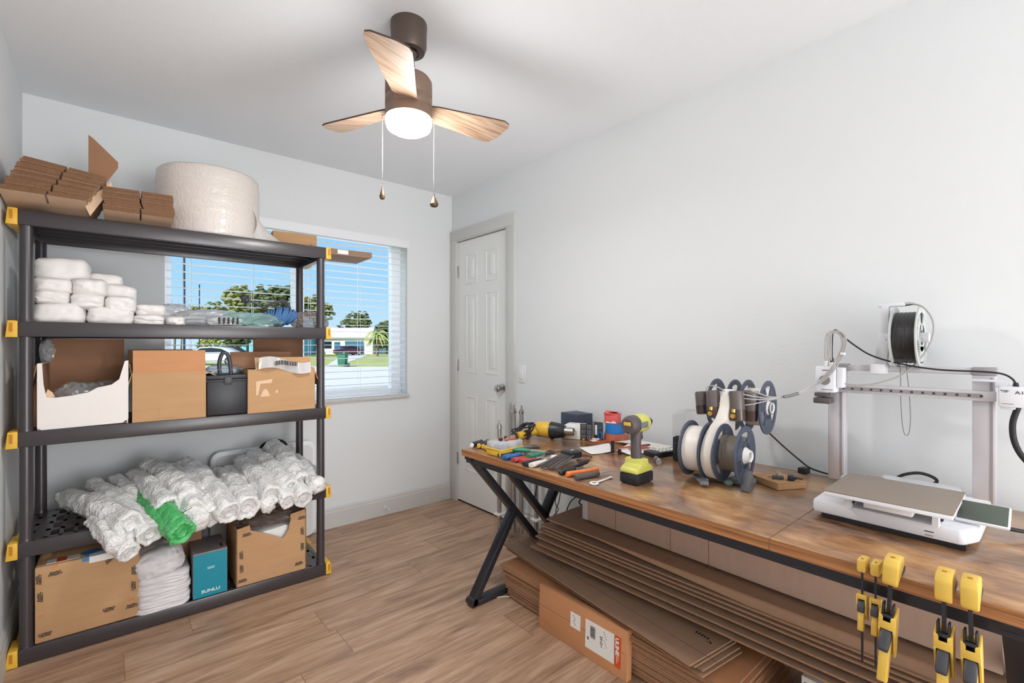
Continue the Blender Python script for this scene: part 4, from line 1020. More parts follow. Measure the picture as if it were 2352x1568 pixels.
for Yc in (1.826, .052):
    f = MB(); W_ = .050; T_ = .030
    bar(f, (tx(1.315), Yc, .705), (tx(1.915), Yc, .012), W_, T_); bar(f, (tx(1.462), Yc, .705), (tx(2.045), Yc, .03), W_, T_)
    bar(f, (tx(1.322), Yc, .018), (tx(1.575), Yc, .395), W_, T_); bar(f, (tx(2.04), Yc, .70), (tx(1.795), Yc, .322), W_, T_)
    f.box((tx(1.68), Yc, .016), (.75, W_, T_), bev=.008); f.cyl((tx(1.32), Yc-W_/2, .022), (tx(1.32), Yc+W_/2, .022), .019, n=20); f.cyl((tx(1.312), Yc-W_/2, .706), (tx(1.312), Yc+W_/2, .706), .017, n=20)
    f.box((tx(1.335), Yc, .0), (.02, .03, .006))
    f.obj('leg_frame', 'black_metal', tb)

# ---------------------------------------------------------------- under the table: flat cardboard
def sheet(name, x0, x1, y0, y1, z, t=.0055, rz=0, m='cardboard_grey', me='sheet_edge', sag=.0, tilt=0.0, roll=0.0, seed=0, slits=False, tz=None):
    """one folded carton laid flat; origin at its front left (high Y) corner"""
    b = MB(); W_ = x1-x0; L_ = y1-y0; nz = 12
    def f(u, v): return Vector((u*W_, -v*L_, 0.012*sag*math.sin(v*PI)*10 ))
    t_ = bmesh.new(); V = [[[t_.verts.new(f(i/3, j/nz)+Vector((0, 0, h))) for h in (0, t)] for j in range(nz+1)] for i in range(4)]
    for i in range(3):
        for j in range(nz):
            t_.faces.new([V[i][j][1], V[i][j+1][1], V[i+1][j+1][1], V[i+1][j][1]]); t_.faces.new([V[i][j][0], V[i+1][j][0], V[i+1][j+1][0], V[i][j+1][0]])
    for j in range(nz):
        t_.faces.new([V[0][j][0], V[0][j+1][0], V[0][j+1][1], V[0][j][1]]); t_.faces.new([V[3][j][0], V[3][j][1], V[3][j+1][1], V[3][j+1][0]])
    for i in range(3):
        t_.faces.new([V[i][0][0], V[i][0][1], V[i+1][0][1], V[i+1][0][0]]); t_.faces.new([V[i][nz][0], V[i+1][nz][0], V[i+1][nz][1], V[i][nz][1]])
    bmesh.ops.recalc_face_normals(t_, faces=t_.faces); b._merge(t_); b.bm.normal_update()
    for q in b.bm.faces: q.material_index = 0 if abs(q.normal.z) > .5 else 1
    o = b.obj(name, [m, me], smooth=0, loc=(x0, y1, z), rot=(tilt, roll, rz))
    return o
rnd = random.Random(12)
# low stack of short cartons on the floor
NA = 20
for k in range(NA):
    fr_ = k/(NA-1); z = .004+k*.0082
    jx = rnd.uniform(-.007, .007); jy = rnd.uniform(-.012, .012)
    o = sheet('folded_carton', 1.505-.035*fr_+jx, 1.90, .66+jy, 1.765+.025*fr_+jy, z, t=.0068, m='cardboard_orange', rz=R_(rnd.uniform(-.4, .4)), seed=k)
    tag(o, 'flat tan carton, %s, in the low stack lying on the floor' % nth(k, NA), 'folded carton', 'folded tan cartons stacked on the floor')
# leaning shipping carton
u_ = thing('shipping_carton', 'slim orange brown carton with white labels leaning on the floor stack', 'carton', (1.452, 1.503, 0), R_(0))
cy = -.463
MB().box((.014, cy/2, .093), (.030, -cy, .186), rot=(0, R_(2), 0), bev=.0015).obj('body', 'cardboard_orange', u_)
MB().box((-.0010, cy/2, .10), (.0006, -cy-.01, .0012), rot=(0, R_(2), 0)).obj('fold_line', 'cardboard_edge', u_)
fx_ = -.0018
def lab(y0, y1, z0, z1, m, name, off=0): MB().box((fx_-off+.035*( (z0+z1)/2-.093), (y0+y1)/2, (z0+z1)/2), (.0008, abs(y1-y0), z1-z0), rot=(0, R_(2), 0)).obj(name, m, u_)
lab(-.185, -.238, .085, .145, 'label_white', 'small_label'); lab(-.265, -.405, .040, .150, 'label_white', 'shipping_label'); lab(-.408, -.436, .035, .150, 'label_red', 'red_label')
for (y0, y1, z0, z1) in [(-.292-.0*k, -.317, .122-.005*k-.0022*(k % 2), .124-.005*k) for k in range(10)]: pass
b = MB()
rn = random.Random(4)
z = .134
while z > .088:
    h = rn.choice((.0008, .0014, .002)); b.box((fx_-.0008, -.303, z), (.0006, .024, h), rot=(0, R_(2), 0)); z -= h+rn.choice((.0012, .002, .0026))
for k in range(7): b.box((fx_-.0008, -.345, .112-k*.0075), (.0006, .014-.004*(k % 3), .0028), rot=(0, R_(2), 0))
for k in range(12): b.box((fx_-.0008, -.358-.0035*(k % 4), .138-k*.0078), (.0006, .0016, .004), rot=(0, R_(2), 0))
b.box((fx_-.0012, -.333, .052), (.0006, .013, .012), rot=(0, R_(2), 0)); b.box((fx_-.0008, -.279, .075), (.0006, .006, .02))
for k in range(6): b.box((fx_-.0008, -.203-.004*(k % 3), .134-k*.007), (.0006, .002, .005))
b.obj('label_print', 'ink_black', u_)
lettering(u_, 'ULINE', .021, 'label_white', (fx_-.0022, -.420, .112), (Matrix(((0, 0, -1), (0, -1, 0), (-1, 0, 0)))).to_euler(), bold=.0009, shear=-.1, sx=1.15)
MB().box((fx_-.0016, -.418, .062), (.0006, .002, .03)).box((fx_-.0016, -.424, .068), (.0006, .0015, .02)).obj('label_line', 'label_white', u_)
# middle sheets
for k in range(4):
    o = sheet('folded_carton', 1.575+.008*((k*3) % 4)-.012*k, 1.80, .735+.012*k-.006*(k % 2), 1.875-.008*(k % 3), .182+k*.0105, t=.006, rz=R_(-7.1), m='cardboard_grey', roll=R_(0), seed=k*2)
    tag(o, 'long grey brown flat carton, %s, lying across the low stack' % nth(k, 4), 'folded carton', 'long flat cartons lying across the low stack')
    last = o
b = MB()
for k in range(95): b.box((.085, -.02-k*.012, .0064), (.0014, .007, .0006))
b.obj('perforation', 'ink_black', last)
b = MB()
for k in range(16): b.tube([(.155+.020*math.cos(k*2.1)*(.2+.05*k/3.), -1.075+.022*math.sin(k*2.1)*(.2+.05*k/3.), .0066), (.160+.016*math.cos(k*2.1+.5)*(.2+.05*k/3.), -1.075+.016*math.sin(k*2.1+.5)*(.2+.05*k/3.), .0066)], .0009, 4)
for k in range(5): b.box((.172, -1.03+.011*k-.03, .0066), (.012, .005, .0006))
b.obj('maker_stamp', 'ink_black', last)
# upper large sheets
zz_ = [.262, .286, .312, .336, .350, .364, .400]
xx_ = [1.560, 1.566, 1.576, 1.590, 1.594, 1.598, 1.606]
yy_ = [1.68, 1.64, 1.66, 1.66, 1.62, 1.64, 1.615]
for k in range(7):
    o = sheet('cardboard_sheet', xx_[k], 2.0, .07, yy_[k], zz_[k], t=.0065, rz=R_(-1.2*0+.9), m='cardboard_grey', roll=R_(-1.0), seed=k*1.3, sag=0)
    tag(o, 'very long cardboard sheet, %s, in the fanned pile under the table' % nth(k, 7), 'cardboard', 'very long cardboard sheets under the table')
topsheet = o
for q_ in (((.03, -.62, .0068), (.055, .0016, .0006)), ((.12, -.75, .0068), (.13, .0016, .0006)), ((.2, -.45, .0068), (.2, .0016, .0006))): MB().box(*q_).obj('crease', 'cardboard_edge', topsheet)
MB().prism([(-.30, .0), (-.55, -.012), (-.95, -.030), (-1.50, -.034), (-1.50, .0)], .0005, .0035, 'YZ').obj('folded_edge', 'cardboard_grey', topsheet)  # folded side of the sheet; its taper imitates the fade of shading
# filler carton pile that carries the long sheets at their far side
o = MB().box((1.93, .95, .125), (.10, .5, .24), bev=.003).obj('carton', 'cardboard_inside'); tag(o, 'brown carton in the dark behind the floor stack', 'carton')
# long box
lb_ = thing('long_box', 'long pinkish brown cardboard box with taped end, on the sheets under the table', 'box', (1.712, 1.475, .418), R_(-1.2))
MB().box((.12, -.69, .11), (.24, 1.38, .215), bev=.002).obj('body', 'box_pink', lb_)
for y_ in (-.19, -.46, -.62): MB().box((-.0006, y_, .11), (.001, .0014, .21)).obj('crease', 'cardboard_edge', lb_)
MB().box((-.001, -.012, .11), (.0015, .03, .216)).obj('packing_tape', 'clear_white', lb_)
for k in range(5):
    o = MB().box((0, 0, 0), (.05, .10, .005)).obj('cardboard_sheet', ['cardboard_tan'], loc=(1.86+.012*k, 1.53, .50-.012*k), rot=(0, R_(-12), R_(10)))
    tag(o, 'curled cardboard corner, %s, behind the end of the long box' % ORD[k], 'cardboard', 'cardboard corners behind the long box')
# white box low at the right
wb_ = thing('white_box', 'white printed box low on the floor at the bottom right', 'box', (1.66, .535, 0), R_(0))
MB().box((.14, -.17, .10), (.28, .34, .20), bev=.002).obj('body', 'label_white', wb_)
lettering(wb_, 'SUNLU', .036, 'ink_black', (-.0008, -.075, .170), (PI/2, 0, -PI/2), bold=.0002, sx=1.25)
lettering(wb_, '3D', .022, 'ink_black', (-.0008, -.050, .135), (PI/2, 0, -PI/2), bold=.0012)
# cords under the table
tag(MB().tube([atZ(1110, 1376, .004), atZ(1140, 1371, .004), atZ(1185, 1369, .004)], .0022, 6, smooth=5).obj('cord', 'label_white'), 'pale thin cord on the floor beside the table foot', 'cord')
tag(MB().tube([(1.74, 1.80, .69), (1.735, 1.80, .60), (1.72, 1.80, .50), (1.70, 1.795, .43)], .0035, 6, smooth=6).obj('cable', 'black_rubber'), 'black cable hanging beside the first table leg', 'cable')
tag(MB().tube([atX(1290, 1110, 1.98)+Vector((0, 0, .07)), atX(1290, 1110, 1.98), atX(1275, 1150, 1.98), atX(1282, 1170, 1.98), atX(1268, 1187, 1.98)], .0025, 6, smooth=6).tube([atX(1290, 1110, 1.985), atX(1284, 1150, 1.985), atX(1277, 1170, 1.985), atX(1279, 1188, 1.985)], .0025, 6, smooth=6).obj('cable', 'black_rubber'), 'pair of thin black wires hanging behind the table legs', 'cable')
tag(MB().tube([atX(1325, 1140, 2.03), atX(1312, 1150, 2.03), atX(1304, 1165, 2.03), atX(1300, 1180, 2.03)], .003, 6, smooth=6).obj('cable', 'black_rubber'), 'short black cable left of the taped box end', 'cable')
tag(MB().tube([atX(1340, 1142, 2.0), atX(1330, 1152, 2.0), atX(1338, 1160, 2.0), atX(1345, 1150, 2.0)], .004, 6, smooth=6).obj('cable', 'black_rubber'), 'looped black cable touching the taped end of the long box', 'cable')
# rods standing in acrylic blocks
def rod(px, ytop, X, Y, lb):
    z1 = CAMH - (ytop-HY)/FOC*(FWD.x*X+FWD.y*Y)
    o = thing('linear_rod', lb, 'rod', (X, Y, 0), 0, 'metal rods standing in clear blocks behind the table')
    MB().cyl((0, 0, .05), (0, 0, z1-.045), .014, n=20).obj('rod_tube', 'steel', o)
    MB().cyl((0, 0, z1-.050), (0, 0, z1-.036), .0185, n=20).cyl((0, 0, z1-.036), (0, 0, z1-.022), .013, n=16).cyl((0, 0, z1-.022), (0, 0, z1), .0065, n=12).obj('end_cap', 'chrome', o)
    MB().box((0, 0, .075), (.052, .052, .15), bev=.003).obj('clear_block', 'acrylic', o)
    MB().box((0, 0, .155), (.056, .056, .012), bev=.002).obj('block_cap', 'label_white', o)
for i, (px, yt, lb) in enumerate(((1147, 965, 'shortest metal rod, standing nearest the hinge side of the door'), (1173, 925, 'second metal rod from the left behind the table'), (1180, 929, 'third metal rod from the left, close beside the second'), (1198, 931, 'fourth metal rod from the left, right of the door casing'), (1232, 1010, 'last metal rod, seen only below the table top'))):
    dp = (3.04, 3.06, 2.98, 2.98, 2.94)[i]; p = atD(px, dp)
    rod(px, yt, p.x, p.y, lb)
# ================================================================ things on the table
def T(X, Y, Z=0): return (X, Y, TZ+.0006+Z)
# screwdrivers at the left corner
for k, (X, Y, m, lb) in enumerate(((1.325, 1.835, 'black_plastic', 'black handled screwdriver at the far left corner of the table'), (1.345, 1.805, 'gun_yellow', 'yellow ended screwdriver second from the left corner'), (1.350, 1.778, 'gun_yellow', 'yellow ended screwdriver third from the left corner'), (1.345, 1.748, 'gun_yellow', 'yellow ended screwdriver beside the yellow parts box'))):
    o = thing('screwdriver', lb, 'screwdriver', T(X, Y, .014), R_(24), 'screwdrivers at the table corner')
    MB().lathe([(0, 0), (.010, 0), (.0125, .004), (.0135, .015), (.0125, .06), (.010, .085), (.0115, .095), (.006, .10), (0, .10)], 18, (0, 0, 0), (1, 0, 0)).obj('grip', 'black_plastic', o)
    MB().lathe([(0, -.004), (.009, -.003), (.0115, .001), (.0115, .0045), (0, .0045)], 18, (0, 0, 0), (1, 0, 0)).obj('end_cap', m if k else 'label_white', o)
    MB().cyl((.10, 0, 0), (.165, 0, 0), .003, n=8).obj('shaft', 'gun_yellow' if k else 'steel', o)
# parts box
pb = thing('parts_box', 'yellow based compartment box with a clear lid, at the left of the table', 'box', T(1.378, 1.652), R_(3))
pb.scale = (.93, .93, 1.1)
MB().box((0, 0, .013), (.150, .105, .026), bev=.004).box((0, 0, .027), (.156, .111, .004), bev=.0015).obj('base', 'gun_yellow', pb)
MB().box((0, 0, .0415), (.146, .101, .027), bev=.003).obj('lid', 'clear_white', pb)
b = MB()
rn = random.Random(7)
for i in range(7):
    for j in range(4):
        b.box((-.063+i*.021, -.040+j*.027, .040), (.015, .019, .018), bev=.002, mi=rn.choice((0, 0, 1, 2)))
b.obj('small_parts', ['steel', 'handle_blue', 'label_white'], pb)
b = MB()
for k in range(9): b.mi = (0, 1, 1, 2)[k % 4]; b.blob((-.03+.011*k, .02*math.sin(k*2), .062), (.022, .018, .014), seed=k, amp=.3, sub=2)
o = b.obj('clips', ['ink_black', 'rust_tape', 'steel'], loc=T(1.385, 1.652, .004), rot=(0, 0, R_(-3))); tag(o, 'little heap of black and rust coloured clips on the yellow parts box', 'clips')
# flat meter
mt = thing('card_tool', 'thin dark card shaped tool lying right of the yellow parts box', 'tool', T(1.540, 1.668), R_(-24))
MB().box((0, 0, .004), (.095, .055, .007), rot=(0, 0, 0), bev=.002).obj('body', 'dark_grey_plastic', mt)
MB().box((-.01, 0, .008), (.05, .036, .001)).obj('window', 'grey_plastic', mt)
# heat gun
hg = thing('heat_gun', 'yellow heat gun with black collar and steel nozzle lying near the wall', 'heat gun', T(1.79, 1.765, .043), R_(-66))
MB().lathe([(0, -.09), (.030, -.088), (.040, -.075), (.042, -.03), (.042, .0)], 28, (0, 0, 0), (1, 0, 0)).obj('body', 'gun_yellow', hg)
MB().lathe([(0, -.001), (.044, 0), (.044, .008), (.040, .04), (.034, .07), (.028, .078), (0, .078)], 28, (0, 0, 0), (1, 0, 0)).obj('collar', 'black_plastic', hg)
MB().lathe([(.010, .078), (.0205, .078), (.0205, .125), (.0175, .127), (.0165, .124), (.0165, .10), (.010, .10)], 24, (0, 0, 0), (1, 0, 0)).obj('nozzle', 'nickel', hg)
MB().tube([(-.05, .0, 0), (-.085, -.03, -.010), (-.12, -.08, -.020), (-.14, -.12, -.024)], lambda t: .024-.003*t, 16, smooth=4).obj('handle', 'gun_yellow', hg)
MB().tube([(-.115, -.045, -.02), (-.10, -.09, -.018)], .024, 12).obj('grip_pad', 'black_plastic', hg)
b = MB(); pts = []
for k in range(40):
    a = k*.62; pts.append((-.115+.048*math.cos(a)+.012*math.sin(k*.37), -.07+.028*math.sin(a*.9)-.01, .006+.034*math.sin(a+.6)))
pts = [(-.14, -.12, -.02), (-.165, -.13, .01)] + pts[:34] + [(-.15, -.14, .0), (-.17, -.17, -.036), (-.19, -.19, -.038)]
b.tube(pts, .0042, 7, smooth=4); b.obj('power_cord', 'black_rubber', hg)
# boxes near the wall
bx = thing('storage_box', 'dark slate box standing against the wall behind the white box', 'box', T(1.975, 1.80), R_(-8))
MB().box((.05, 0, .055), (.115, .14, .108), bev=.002).obj('body', 'navy_card', bx)
MB().box((-.009, .045, .065), (.001, .008, .018)).box((-.009, .060, .065), (.001, .004, .018)).obj('print', 'handle_blue', bx)
o = MB().box((0, 0, .0365), (.085, .095, .073), bev=.0015).obj('white_box', 'label_white', loc=T(1.895, 1.685), rot=(0, 0, R_(24))); tag(o, 'plain white box in front of the slate box', 'box')
MB().box((-.0432, -.0, .04), (.0006, .04, .002)).box((-.0432, 0, .036), (.0006, .034, .0014)).obj('print', 'handle_blue', o)
cdk = thing('bit_set_card', 'black blister card of drill bits leaning beside the white box', 'tool set', T(1.885, 1.605), R_(20))
MB().box((0, 0, .042), (.006, .062, .084), bev=.001).obj('card', 'ink_black', cdk)
b = MB()
for r_ in range(3):
    for c_ in range(2): b.box((-.004, -.018+c_*.030, .017+r_*.026), (.004, .026, .021), bev=.001)
b.obj('blister', 'grey_plastic', cdk)
b = MB()
for r_ in range(3):
    for c_ in range(6): b.cyl((-.007, -.028+c_*.0105, .012+r_*.026), (-.007, -.028+c_*.0105, .024+r_*.026), .0016, n=6)
b.obj('bits', 'ink_black', cdk)
MB().box((-.004, .012, .004), (.002, .012, .007)).obj('mark', 'gun_yellow', cdk)
c2_ = thing('hang_card', 'card with a blue and white tool, between bit card and tape rolls', 'tool set', T(1.925, 1.555), R_(14))
MB().box((0, 0, .048), (.005, .048, .096), bev=.001).obj('card', 'dark_grey_plastic', c2_)
MB().box((-.004, .012, .055), (.004, .012, .05), bev=.001).obj('strip', 'trim_white', c2_)
MB().tube([(-.006, -.012+.011*math.cos(a), .028+.020*math.sin(a)) for a in [2*PI*i/14 for i in range(14)]], .0035, 8, closed=True).cyl((-.003, -.012, .068), (-.008, -.012, .068), .007, n=14).obj('blue_tool', 'handle_blue', c2_)
# tapes
def tape(name, lb, X, Y, Z, r, h, m, m2='cream_plastic'):
    o = thing(name, lb, 'tape', T(X, Y, Z)); 
    MB().lathe([(r*.52, 0), (r, 0), (r*1.0, h*.5), (r, h), (r*.52, h)], 44, closed=True).obj('tape_winding', m, o)
    MB().lathe([(r*.46, 0), (r*.52, 0), (r*.52, h), (r*.46, h)], 32, closed=True).obj('core', 'cardboard_tan', o); return o
tape('tape_roll', 'wide copper coloured tape roll at the bottom of the pile by the wall', 2.000, 1.500, 0, .0615, .040, 'tape_roll_copper')
tape('tape_roll', 'bright blue tape roll on the copper coloured one', 1.995, 1.505, .0405, .048, .048, 'tape_roll_blue')
sb = thing('salmon_box', 'torn salmon red small box on top of the blue tape roll', 'box', T(1.985, 1.512, .0890), R_(12))
MB().box((0, 0, .026), (.05, .072, .052), bev=.001).obj('body', 'salmon_card', sb)
MB().box((-.006, .008, .055), (.054, .062, .0015), rot=(R_(6), R_(-8), R_(8))).box((.0, -.01, .060), (.04, .05, .0015), rot=(R_(-6), R_(5), R_(-14))).obj('lid_flap', 'salmon_card', sb)
MB().prism([(-.030, .004), (.030, .003), (.02, .012), (.0, .008), (-.015, .016), (-.03, .012)], -.0262, -.0256, 'YZ').obj('torn_paper', 'label_white', sb)
# papers, packs, strips
def paper(lb, pts, zz=.0005, m='paper_white', name='paper_sheet', wave=.004, seed=0):
    b = MB(); P = [Vector((p[0], p[1], 0)) for p in pts]
    def f(u, v):
        q = (P[0]*(1-u)+P[1]*u)*(1-v) + (P[3]*(1-u)+P[2]*u)*v
        return Vector((q.x-P[0].x, q.y-P[0].y, wave*(.5+.5*math.sin(u*6+seed)*math.cos(v*5+seed))))
    b.grid(f, 10, 10, thick=.0006)
    o = b.obj(name, m, loc=T(P[0].x, P[0].y, zz+.0006), smooth=60); return tag(o, lb, 'paper')
paper('crumpled white paper sheet lying in the middle of the table', [(1.712, 1.500), (1.650, 1.372), (1.775, 1.345), (1.90, 1.47)], seed=1)
paper('white paper sheet under the red strips toward the wall', [(1.79, 1.345), (1.76, 1.245), (1.93, 1.215), (2.0, 1.40)], zz=.005, seed=2)
paper('cream paper sheet lying against the wall behind the papers', [(1.93, 1.45), (1.95, 1.22), (2.05, 1.20), (2.05, 1.42)], zz=.010, m='cream_plastic', seed=3, wave=.002)
o = MB().box((0, 0, .003), (.12, .075, .004), rot=(0, 0, 0), bev=.001).obj('red_pack', 'rust_tape', loc=T(1.93, 1.545, -.0005), rot=(0, 0, R_(-28))); tag(o, 'flat rust red pack lying before the tape rolls', 'pack'); o.location.z += .0
MB().box((-.04, 0, .0056), (.03, .05, .0012)).box((-.02, .02, .0056), (.05, .008, .0012)).obj('print', 'label_white', o)
o = MB().cyl((-.04, 0, .004), (.04, 0, .004), .0035, n=8).obj('white_pen', 'label_white', loc=T(1.90, 1.58, .006), rot=(0, 0, R_(-62))); tag(o, 'thin white pen lying on the rust red pack', 'pen')
for k, (X, Y, a, m) in enumerate(((1.855, 1.325, -10, 'rust_tape'), (1.885, 1.290, -18, 'salmon_card'), (1.925, 1.300, -14, 'black_plastic'), (1.865, 1.270, -26, 'rust_tape'))):
    o = MB().box((0, 0, .005), (.105, .010, .006), bev=.002).obj('strip', m, loc=T(X, Y, .011), rot=(0, 0, R_(a))); tag(o, ('rust red strip on the papers, leftmost of the strips', 'salmon strip lying among the rust red ones', 'black tipped strip on the papers nearest the wall', 'short rust red strip nearest the table front')[k], 'strip', 'red strips on the papers')
o = MB().cyl((0, 0, 0), (0, 0, .052), .0085, n=20).cyl((0, 0, .052), (0, 0, .053), .0075, n=20).cyl((0, 0, .012), (0, 0, .014), .0089, n=20).obj('socket', 'black_plastic', loc=T(1.765, 1.345)); tag(o, 'tall thin black socket standing on the paper edge', 'socket')
o = MB().cyl((0, 0, 0), (0, 0, .022), .0078, n=20).cyl((0, 0, .022), (0, 0, .023), .0062, n=20).obj('socket', 'black_plastic', loc=T(1.757, 1.300)); tag(o, 'short black socket standing beside the tall one', 'socket')
for k, (X, Y) in enumerate(((1.765, 1.118), (1.742, 1.092))):
    o = MB().cyl((-.022, 0, .011), (.004, 0, .011), .011, n=18).cyl((.004, 0, .011), (.020, 0, .011), .0085, n=18).obj('socket_bit', 'steel' if k else 'grey_plastic', loc=T(X, Y), rot=(0, 0, R_(35))); tag(o, ('grey socket lying behind the impact driver', 'shiny steel socket lying right of the grey one')[k], 'socket')
# calculator-like keypad
kp = thing('keypad', 'black keypad with white keys beside the small black case', 'keypad', T(1.895, 1.165), R_(-14))
MB().box((0, 0, .012), (.165, .075, .022), bev=.004).obj('body', 'black_plastic', kp)
for i in range(5):
    for j in range(3): MB().box((-.035+i*.022, -.022+j*.021, .0245), (.014, .014, .004), bev=.001).obj('key', 'label_white', kp)
# impact driver
dr = thing('impact_driver', 'lime green and dark grey cordless impact driver standing upright on its battery', 'power tool', T(1.452, 1.000), R_(2))
dr.scale = (.9, .9, .9)
# local +X points away from the camera side (nose), -X towards camera
MB().box((0, 0, .023), (.118, .084, .042), bev=.008).box((0, 0, .006), (.108, .07, .012), bev=.004).prism([(-.058, .02), (-.040, .044), (.04, .044), (.055, .02)], -.036, .036, 'XZ', bev=.003).obj('battery', 'black_plastic', dr)
MB().prism([(-.060, .043), (-.062, .056), (-.050, .068), (-.028, .076), (-.026, .098), (.026, .098), (.03, .078), (.054, .066), (.060, .052), (.058, .043)], -.039, .039, 'XZ', bev=.007).obj('foot', 'drill_lime', dr)
MB().tube([(.0, 0, .09), (-.004, 0, .13), (-.004, 0, .17), (.002, 0, .205)], lambda t: .0235-.003*math.sin(t*PI), 20, smooth=5).obj('handle', 'drill_grey', dr)
MB().lathe([(0, -.065), (.026, -.064), (.034, -.056), (.037, -.04), (.037, -.018)], 30, (0, 0, .232), (1, 0, 0)).obj('motor_cap', 'drill_grey', dr)
MB().lathe([(.0, -.019), (.0365, -.019), (.0365, .03), (.034, .052), (.026, .066), (.02, .072)], 30, (0, 0, .232), (1, 0, 0)).box((0.01, 0, .262), (.06, .03, .014), bev=.005).obj('housing', 'drill_lime', dr)
MB().lathe([(0, .070), (.0205, .070), (.018, .088), (.009, .092), (.008, .108), (0, .108)], 24, (0, 0, .232), (1, 0, 0)).obj('chuck', 'black_plastic', dr)
MB().box((.028, 0, .185), (.012, .016, .036), rot=(0, R_(-10), 0), bev=.004).obj('trigger', 'black_plastic', dr)
MB().box((-.0655, 0, .238), (.003, .032, .014), bev=.002).obj('rear_badge', 'gun_yellow', dr)
MB().box((.0, -.0375, .232), (.05, .002, .024), rot=(0, 0, 0), bev=.001).obj('side_label', 'grey_plastic', dr)
b = MB()
for k in range(3): b.box((-.010+.012*k, -.0395, .020), (.008, .001, .012))
b.obj('battery_print', 'label_white', dr)
# hand tools along the front edge
def pliers(lb, X, Y, rz, col, L_=.16, open_=.5, head='steel', z=0.0):
    o = thing('pliers', lb, 'pliers', T(X, Y, .009+z), R_(rz), 'pliers laid along the front edge of the table')
    for s_ in (-1, 1):
        MB().tube([(0, s_*.013*open_*1.2, 0), (.03, s_*.024*open_, 0), (.06, s_*.020*open_, 0), (L_*.62, s_*.006, 0)], lambda t: .0085-.002*t, 12, smooth=5).obj('handle', col, o)
    MB().prism([(L_*.6, -.009), (L_*.68, -.013), (L_*.76, -.012), (L_, -.003), (L_, .003), (L_*.76, .012), (L_*.68, .013), (L_*.6, .009)], -.005, .005, 'XY', bev=.0015).cyl((L_*.69, 0, -.007), (L_*.69, 0, .007), .006, n=14).obj('jaws', head, o)
    return o
pliers('dark blue handled pliers behind the bright blue pair', 1.311, 1.604, 9, 'dark_grey_plastic', L_=.16)
pliers('pliers with bright blue handles', 1.300, 1.562, 3, 'handle_blue', L_=.16)
pliers('green handled pliers resting highest behind the blue pair', 1.390, 1.625, -62, 'handle_green', L_=.15, z=.014)
pliers('red handled pliers, the larger red pair', 1.300, 1.503, -6, 'handle_red', L_=.17)
pliers('slender red handled pliers in front of the larger red pair', 1.308, 1.462, -1, 'handle_red', L_=.13, open_=.3)
pliers('pliers with teal green grips right of the red ones', 1.362, 1.476, 10, 'handle_green', L_=.14, open_=.4, z=.010)
pliers('black handled pliers nearest the front edge seam', 1.290, 1.420, 5, 'black_plastic', L_=.17)
pliers('pliers with grey white handles beside the black pair', 1.298, 1.392, 7, 'cream_plastic', L_=.16, open_=.35)
sn = thing('shears', 'dark bent nose shears lying behind the pliers', 'shears', T(1.455, 1.515, .008), R_(0), None)
MB().tube([(0, 0, 0), (.03, .022, 0), (.07, .020, 0), (.10, 0, 0)], .005, 8, smooth=5).tube([(0, 0, 0), (.03, -.020, 0), (.07, -.018, 0), (.10, 0, 0)], .005, 8, smooth=5).obj('loop_handle', 'dark_grey_plastic', sn)
MB().prism([(.095, -.006), (.15, -.002), (.15, .002), (.095, .008)], -.003, .003, 'XY').obj('shear_blade', 'steel', sn)
o = MB().blob((0, 0, .009), (.05, .03, .018), seed=4, amp=.3, sub=3).obj('tissue', 'label_white', loc=T(1.47, 1.43)); tag(o, 'small crumpled white scrap among the pliers', 'scrap')
# folding hex key set
hx = thing('hex_key_set', 'black fold out hex key set with its keys spread', 'tool set', T(1.462, 1.378, .018), R_(4))
MB().prism([(.0, -.05), (.06, -.062), (.085, -.03), (.075, .02), (.01, .015)], 0, .026, 'XY', bev=.003).obj('holder', 'black_plastic', hx)
MB().prism([(.020, -.038), (.055, -.044), (.065, -.026), (.058, .004), (.022, .0)], .026, .0275, 'XY').obj('holder_plate', 'dark_grey_plastic', hx)
MB().box((.045, -.02, .028), (.016, .008, .001)).obj('logo', 'cream_plastic', hx)
for k in range(8): MB().cyl((.02, .006-.008*k, .014), (-.145-.006*(k % 3), -.004-.0135*k, -.008+.003*(k % 2)), .0048-.0002*k, n=6).obj('hex_key', 'drill_grey', hx)
wbr = thing('wire_brush', 'small black brush lying against the hex key set', 'brush', T(1.415, 1.255, .010), R_(4))
MB().tube([(-.09, 0, 0), (-.03, .004, 0), (.03, 0, .004), (.07, 0, .006)], .007, 10, smooth=4).obj('handle', 'black_plastic', wbr)
b = MB()
for i in range(14):
    for j in range(3): b.cyl((.02+i*.004, -.006+j*.006, .006), (.02+i*.0042, -.016+j*.006, .018), .0009, n=4)
b.obj('bristles', 'drill_grey', wbr)
MB().blob((0, 0, 0), (.03, .05, .022), seed=14, amp=.3, sub=3)
o = MB().tube([(0, 0, .01), (.02, -.012, .012), (.035, -.035, .012), (.03, -.055, .008)], lambda t: .009-.004*t, 8, smooth=4)  .obj('wood_scraper', 'cardboard_edge', loc=T(1.555, 1.375), rot=(0, 0, R_(10))); tag(o, 'curved brown wooden scraper behind the hex key set', 'tool')
def knife(lb, X, Y, rz, m, L_=.115, r=.010, blade=True):
    o = thing('knife', lb, 'knife', T(X, Y, .010), R_(rz))
    MB().tube([(0, 0, 0), (L_*.2, .002, 0), (L_*.6, -.002, .0), (L_, 0, 0)], lambda t: r*(1-.25*t)*(1 if t > .03 else .7), 12, smooth=4).obj('handle', m, o)
    if blade: MB().prism([(L_*.98, -.006), (L_*1.55, -.002), (L_*1.6, .003), (L_*.98, .006)], -.001, .001, 'XY').obj('knife_blade', 'blade_steel', o)
    return o
knife('black handled cutter behind the orange one', 1.300, 1.236, 2, 'black_plastic', L_=.09, r=.009)
knife('orange handled utility knife near the front edge', 1.304, 1.203, -10, 'handle_orange', L_=.15, r=.0115, blade=False)
